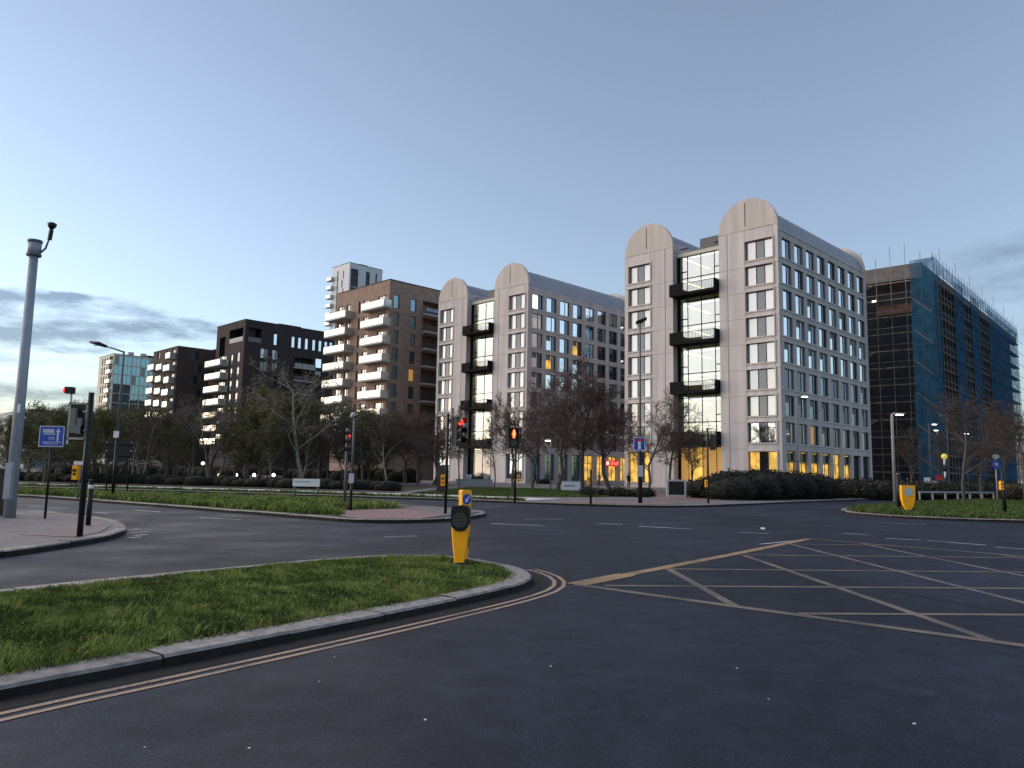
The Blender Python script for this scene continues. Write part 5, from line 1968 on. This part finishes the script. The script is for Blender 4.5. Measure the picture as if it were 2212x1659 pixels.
# ---- right island ---------------------------------------------------------------------
bx, by = at(1962, 1107)
t = thing('keep_left_bollard', 'yellow shield bollard with a grey disc on the right island', 'bollard', (bx, by, KERB_Z))
out = [(0, .05), (.10, .12), (.22, .32), (.29, .55), (.315, .85), (.315, 1.25), (-.315, 1.25), (-.315, .85), (-.29, .55), (-.22, .32), (-.10, .12)]
sh = MB().plate(out, -.10, .10).build('yellow_shield', M_byel, t)
MB().plate(ring(0, .96, .205, 24), -.118, -.1005).build('grey_disc', M_sgrey, sh)
MB().box(.318, .335, -.09, .09, .5, 1.2).build('dark_edge', M_blackp, sh)
MB().box(-.08, .08, -.08, .08, 0, .12).build('base', M_blackp, t)
for px, py, ty, r_, lab in ((1943, 1101, 1026, .10, 'thick black bollard left of the yellow shield'), (1963, 1090, 1036, .05, 'slim dark post just behind the yellow shield')):
    bx, by = at(px, py)
    t = thing('bollard', lab, 'bollard', (bx, by, KERB_Z))
    zt = heights(px, ty, by).z - KERB_Z
    pole(t, zt, r_, r_, M_blackp, name='tube')
    pole(t, zt + .09, r_ * 1.15, r_ * .8, M_greyd, z0=zt + .001, name='cap')
bx, by = at(2171, 1112)
t = thing('push_button_post', 'black post with a yellow push button at the right edge', 'post', (bx, by, KERB_Z))
pole(t, heights(2170, 1018, by).z - KERB_Z, .085, .075, M_blackp)
push_button(t, -.17, heights(2163, 1058, by).z - KERB_Z)


def lit_lamp(px, base_y, Y, head_px, head_y, lab, lit=True, r=.07, mat=M_greyd, arm=0.55):
    x, y = at(px, base_y, Y)
    t = thing('street_lamp', lab, 'street lamp', (x, y, KERB_Z), 0, 'lit lamps round the junction')
    c = heights(head_px, head_y, y)
    zt, dx = c.z - KERB_Z, c.x - x
    pole(t, zt, r, r * .8, mat, name='column')
    s = 1 if dx >= 0 else -1
    MB().tube([(0, 0, zt - .02), (dx * .5, 0, zt + .05), (dx + s * .12, 0, zt + .06)], [r * .8, r * .75, r * .7], 8).build('arm', mat, t, smooth=True)
    lh = MB().box(dx - .32, dx + .34, -.13, .13, zt + .03, zt + .13).build('lamp_head', mat, t)
    MB().box(dx - .2, dx + .22, -.1, .1, zt - .03, zt + .028).build('lit_diffuser', M_lampw if lit else M_sgrey, lh)
    return t


lit_lamp(1934, 1089, None, 1942, 896, 'lit lamp column beside the yellow shield on the right island', r=.10, mat=pm('warm_grey_post', (.26, .23, .215), .6, .1))
lit_lamp(1724, 1062, 62, 1738, 857, 'lit lamp column before the right face of the near vaulted block', r=.08, mat=pm('lilac_grey_post', (.20, .18, .19), .6, .1))
lit_lamp(2012, 1058, 84, 2018, 917, 'lit lamp column before the blue netted corner')
lit_lamp(2030, 1056, 92, 2022, 930, 'second lit lamp just right of the netted corner')
lit_lamp(2052, 1060, 76, 2036, 898, 'unlit pale lamp head above the striped beacon', lit=False)
lit_lamp(2092, 1056, 100, 2088, 937, 'small distant lit lamp between the right hand trees')
lit_lamp(2203, 1056, 100, 2196, 957, 'small distant lit lamp at the right edge')
lit_lamp(1189, 1062, 62, 1183, 952, 'lit lamp column among the bare trees before the farther block', r=.06)
x, y = at(1703, 1060, 60)
t = thing('lamp_post', 'thin unlit post with a short arm left of the lit lamp by the hedge', 'post', (x, y, KERB_Z))
zt = heights(1703, 1000, 60).z
pole(t, zt, .04, .035, M_greyd, name='column')
MB().box(-.1, 1.1, -.04, .04, zt, zt + .07).build('arm', M_greyd, t)
# striped crossing beacon
x, y = at(2043, 1056, 72)
t = thing('crossing_beacon', 'black and white striped crossing beacon with an amber globe', 'beacon', (x, y, KERB_Z))
zt = heights(2041, 992, y).z - KERB_Z
for k in range(6):
    pole(t, zt * (k + 1) / 6, .09, .09, M_whitep if k % 2 else M_blackp, z0=zt * k / 6 + .002, name='stripe')
gm = bpy.data.meshes.new('globe')
_bm = bmesh.new()
bmesh.ops.create_uvsphere(_bm, u_segments=16, v_segments=10, radius=.27)
_bm.to_mesh(gm)
_bm.free()
gm.materials.append(pm('amber_globe', (.55, .42, .08), .4, 0, emit=(1, .8, .15), estr=.12))
smooth_by_angle(gm)
put('globe', gm, t, (0, 0, zt + .26))
# round blue sign, site boards, rail fence
x, y = at(2154, 1062, 58)
t = thing('round_sign', 'round blue sign with a pale plate above on a post right of the rail fence', 'sign', (x, y, KERB_Z))
zc = heights(2153, 1003, y).z - KERB_Z
pole(t, zc + .75, .04, .04, M_sgrey)
MB().plate(ring(0, zc, .36, 24), -.08, -.05).build('blue_disc', M_blue, t)
MB().plate(ring(0, zc, .13, 16), -.086, -.0805).build('white_symbol', M_sgrey, t)
MB().box(-.25, .25, -.08, -.05, zc + .45, zc + .72).build('pale_plate', M_sgrey, t)
x, y = at(2018, 1052, 88)
t = thing('site_board', 'white and red site notice boards by the scaffolded block', 'sign', (x, y, KERB_Z))
for k, (dx, dz, w, h, m) in enumerate(((-.75, .9, .8, .95, M_whitep), (.1, .55, .9, .95, M_sgrey), (.55, 1.55, .8, .6, M_signred))):
    MB().box(dx - w / 2, dx + w / 2, -.03 - .06 * k, .01 - .06 * k, dz, dz + h).build('board', m, t)
for dx in (-.7, .4):
    pole(t, 1.8, .04, .04, M_greyd, x=dx, y=.08, name='leg')
xa, ya = at(1985, 1076, 60)
xb, yb = at(2148, 1070, 64)
t = thing('rail_fence', 'low white rail fence behind the grass of the right island', 'fence', (xa, ya, KERB_Z), math.atan2(yb - ya, xb - xa))
L = math.hypot(xb - xa, yb - ya)
MB().box(0, L, -.05, .05, .52, .66).build('rail', pm('weathered_white', (.36, .37, .37), .7, .15), t)
pmesh = MB().box(-.06, .06, -.05, .05, 0, .515).mesh('post', MATS['weathered_white'])
for i in range(7):
    put('post', pmesh, t, (.1 + i * (L - .2) / 6, 0, 0))

# ---- things on the far forecourt ----------------------------------------------------
x, y = at(1233, 1058, 60)
t = thing('estate_board', 'long white estate board among the shrubs', 'sign', (x, y, KERB_Z))
MB().box(-.74, .74, -.04, .02, .22, .88).build('panel', pm('estate_white', (.55, .58, .62), .6, .05), t)
MB().box(-.55, .3, -.048, -.0405, .52, .60).build('lettering', M_greyd, t)
for s in (-.6, .6):
    pole(t, .8, .04, .04, M_greyd, x=s, y=.07, name='leg')
x, y = at(1461, 1066, 51.5)
t = thing('square_frame', 'white square frame with a dark panel before the dark shrubs', 'notice board', (x, y, KERB_Z), R(8))
f_ = MB()
for q in ((-.68, .68, 1.12, 1.24), (-.68, .68, .10, .22), (-.68, -.55, .22, 1.12), (.55, .68, .22, 1.12)):
    f_.box(q[0], q[1], -.05, .05, q[2], q[3])
f_.build('frame', pm('frame_white', (.45, .44, .43), .6, .08), t)
MB().box(-.55, .55, -.01, .02, .22, 1.12).build('dark_panel', M_blackp, t)
for s in (-.6, .6):
    MB().box(s - .05, s + .05, -.04, .04, 0, .10).build('foot', M_sgrey, t)
x, y = at(1027, 1052, 86)
t = tag(MB().box(-2.2, 1.9, -.2, .2, 0, .62).box(-2.25, 1.95, -.25, .25, .625, .70).build('low_wall', pm('pale_wall', (.38, .37, .39), .8, .1), None, (x, y, KERB_Z)),
        'low pale wall before the ground floor of the farther block', 'wall')
for dx, lab in ((-.75, 'left white planter on the low pale wall'), (1.2, 'right white planter on the low pale wall')):
    o = thing('planter', lab, 'planter', (x + dx, y, KERB_Z + .705))
    MB().tube([(0, 0, 0), (0, 0, .45), (0, 0, .5)], [.24, .33, .35], 14).build('pot', M_whitep, o, smooth=True)
    MB().tube([(0, 0, .505), (0, 0, .53)], [.30, .28], 14).build('soil', M_soil, o)
x, y = at(574, 1045, 84)
tag(MB().box(-1.7, 1.7, -.2, .2, 0, .62).box(-1.75, 1.75, -.24, .24, .625, .69).build('low_wall', MATS['pale_wall'], None, (x, y, KERB_Z)), 'low pale wall under the left hand trees', 'wall')
for px, py, Y, lab in ((438, 1001, 88, 'lit globe lamp by the pale trunked tree at left'), (510, 1026, 82, 'lit low globe lamp left of the pale wall'), (549, 1026, 82, 'lit low globe lamp over the left end of the pale wall'),
                       (591, 1026, 82, 'lit low globe lamp over the right end of the pale wall'), (473, 1026, 84, 'lit orange tinted globe lamp between the left trunks')):
    x, y = at(px, 1046, Y)
    c = heights(px, py, y)
    o = thing('globe_lamp', lab, 'lamp', (c.x, y, KERB_Z), 0, 'lit globe lamps among the left trees')
    pole(o, c.z - KERB_Z - .15, .04, .04, M_blackp)
    gm2 = bpy.data.meshes.new('globe')
    _bm = bmesh.new()
    bmesh.ops.create_icosphere(_bm, subdivisions=2, radius=.17)
    _bm.to_mesh(gm2)
    _bm.free()
    gm2.materials.append(M_lampw if px != 473 else M_strip)
    put('globe', gm2, o, (0, 0, c.z - KERB_Z))
# red neon shop sign on the farther block
_ang = R(45)
r0 = (1306 - 1106) / 1653
s0 = (r0 * 112.3 - 2.2) / (math.cos(_ang) - r0 * math.sin(_ang))
t = thing('neon_sign', 'red glowing neon shop sign over the lit ground floor windows', 'sign', (2.2 + s0 * .7071, 112.3 + s0 * .7071, 0), _ang)
z0 = 3.05
MB().box(.3, 3.9, -.28, -.16, z0 - .05, z0 + .9).build('sign_back', pm('neon_back', (.10, .01, .01), .6, 0, emit=(1, .05, .05), estr=.12), t)
for a, b_, z1, z2 in ((1.7, 2.1, .12, .78), (2.25, 2.6, .25, .70), (2.75, 3.3, .10, .62), (3.4, 3.7, .2, .8)):
    MB().box(a, b_, -.36, -.285, z0 + z1, z0 + z2).build('glowing_panel', M_redneon, t)
MB().plate(ring(.85, z0 + .42, .34, 16), -.36, -.285).build('pale_disc', pm('pale_neon', (.7, .5, .4), .4, 0, emit=(1.0, .55, .42), estr=.45), t)


# ================================================================== PEOPLE
def person(px, Y, rz, label, top, legs, stride=.22, arm=.12):
    x, y = at(px, 1052, Y)
    joints = {'pelvis': ((0, 0, .93), .145), 'waist': ((0, 0, 1.10), .125), 'chest': ((0, -.01, 1.32), .155), 'neck': ((0, -.015, 1.48), .055), 'head': ((0, -.03, 1.58), .085), 'crown': ((0, -.03, 1.70), .075)}
    edges = [('pelvis', 'waist'), ('waist', 'chest'), ('chest', 'neck'), ('neck', 'head'), ('head', 'crown')]
    for s, n in ((-1, 'l'), (1, 'r')):
        k = stride * s
        joints.update({f'hip{n}': ((.10 * s, 0, .88), .10), f'knee{n}': ((.10 * s, -k * .5 - .03, .49), .065), f'ankle{n}': ((.10 * s, -k + .02, .08), .045), f'toe{n}': ((.10 * s, -k - .15, .035), .035),
                       f'sho{n}': ((.19 * s, 0, 1.40), .065), f'elb{n}': ((.24 * s, k * .4, 1.12), .047), f'wri{n}': ((.22 * s, k * .5 - arm, .88), .033), f'hand{n}': ((.21 * s, k * .5 - arm - .04, .80), .034)})
        edges += [('pelvis', f'hip{n}'), (f'hip{n}', f'knee{n}'), (f'knee{n}', f'ankle{n}'), (f'ankle{n}', f'toe{n}'), ('chest', f'sho{n}'), (f'sho{n}', f'elb{n}'), (f'elb{n}', f'wri{n}'), (f'wri{n}', f'hand{n}')]
    names = list(joints)
    me = bpy.data.meshes.new('person')
    me.from_pydata([joints[n][0] for n in names], [(names.index(a), names.index(b)) for a, b in edges], [])
    o = tag(put('person', me, None, (x, y, KERB_Z), rz), label, 'person')
    sk = o.modifiers.new('skin', 'SKIN')
    for i, n in enumerate(names):
        v = me.skin_vertices[0].data[i]
        v.radius = (joints[n][1], joints[n][1] * (.75 if n in ('chest', 'waist', 'pelvis') else 1))
        v.use_root = n == 'pelvis'
    sb = o.modifiers.new('sub', 'SUBSURF')
    sb.levels = sb.render_levels = 1
    dg = bpy.context.evaluated_depsgraph_get()
    ev = bpy.data.meshes.new_from_object(o.evaluated_get(dg))
    o.modifiers.clear()
    o.data = ev
    ev.materials.clear()
    for m in (top, legs, M_skin):
        ev.materials.append(m)
    for p_ in ev.polygons:
        z = p_.center.z
        p_.material_index = 2 if (1.47 < z < 1.66 and p_.center.y < -.02) or (.74 < z < .86 and abs(p_.center.x) > .16) else (0 if z > .9 else 1)
        p_.use_smooth = True
    hair = MB().tube([(0, -.005, 1.56), (0, -.01, 1.68), (0, -.02, 1.77)], [.075, .10, .05], 10).build('hair', M_blackp, o, smooth=True)
    return o


try:
    bpy.context.view_layer.update()
    person(1358, 92, R(20), 'person in dark clothes standing by the lit ground floor of the near block', M_cloth, M_cloth, .08)
    person(1156, 88, R(70), 'person in dark clothes walking before the farther block', M_cloth, M_cloth, .24)
    person(1294, 96, R(-60), 'person in a purple top walking past the lit shop', M_purple, M_cloth, .22)
except RuntimeError as ex:
    print('person', ex)
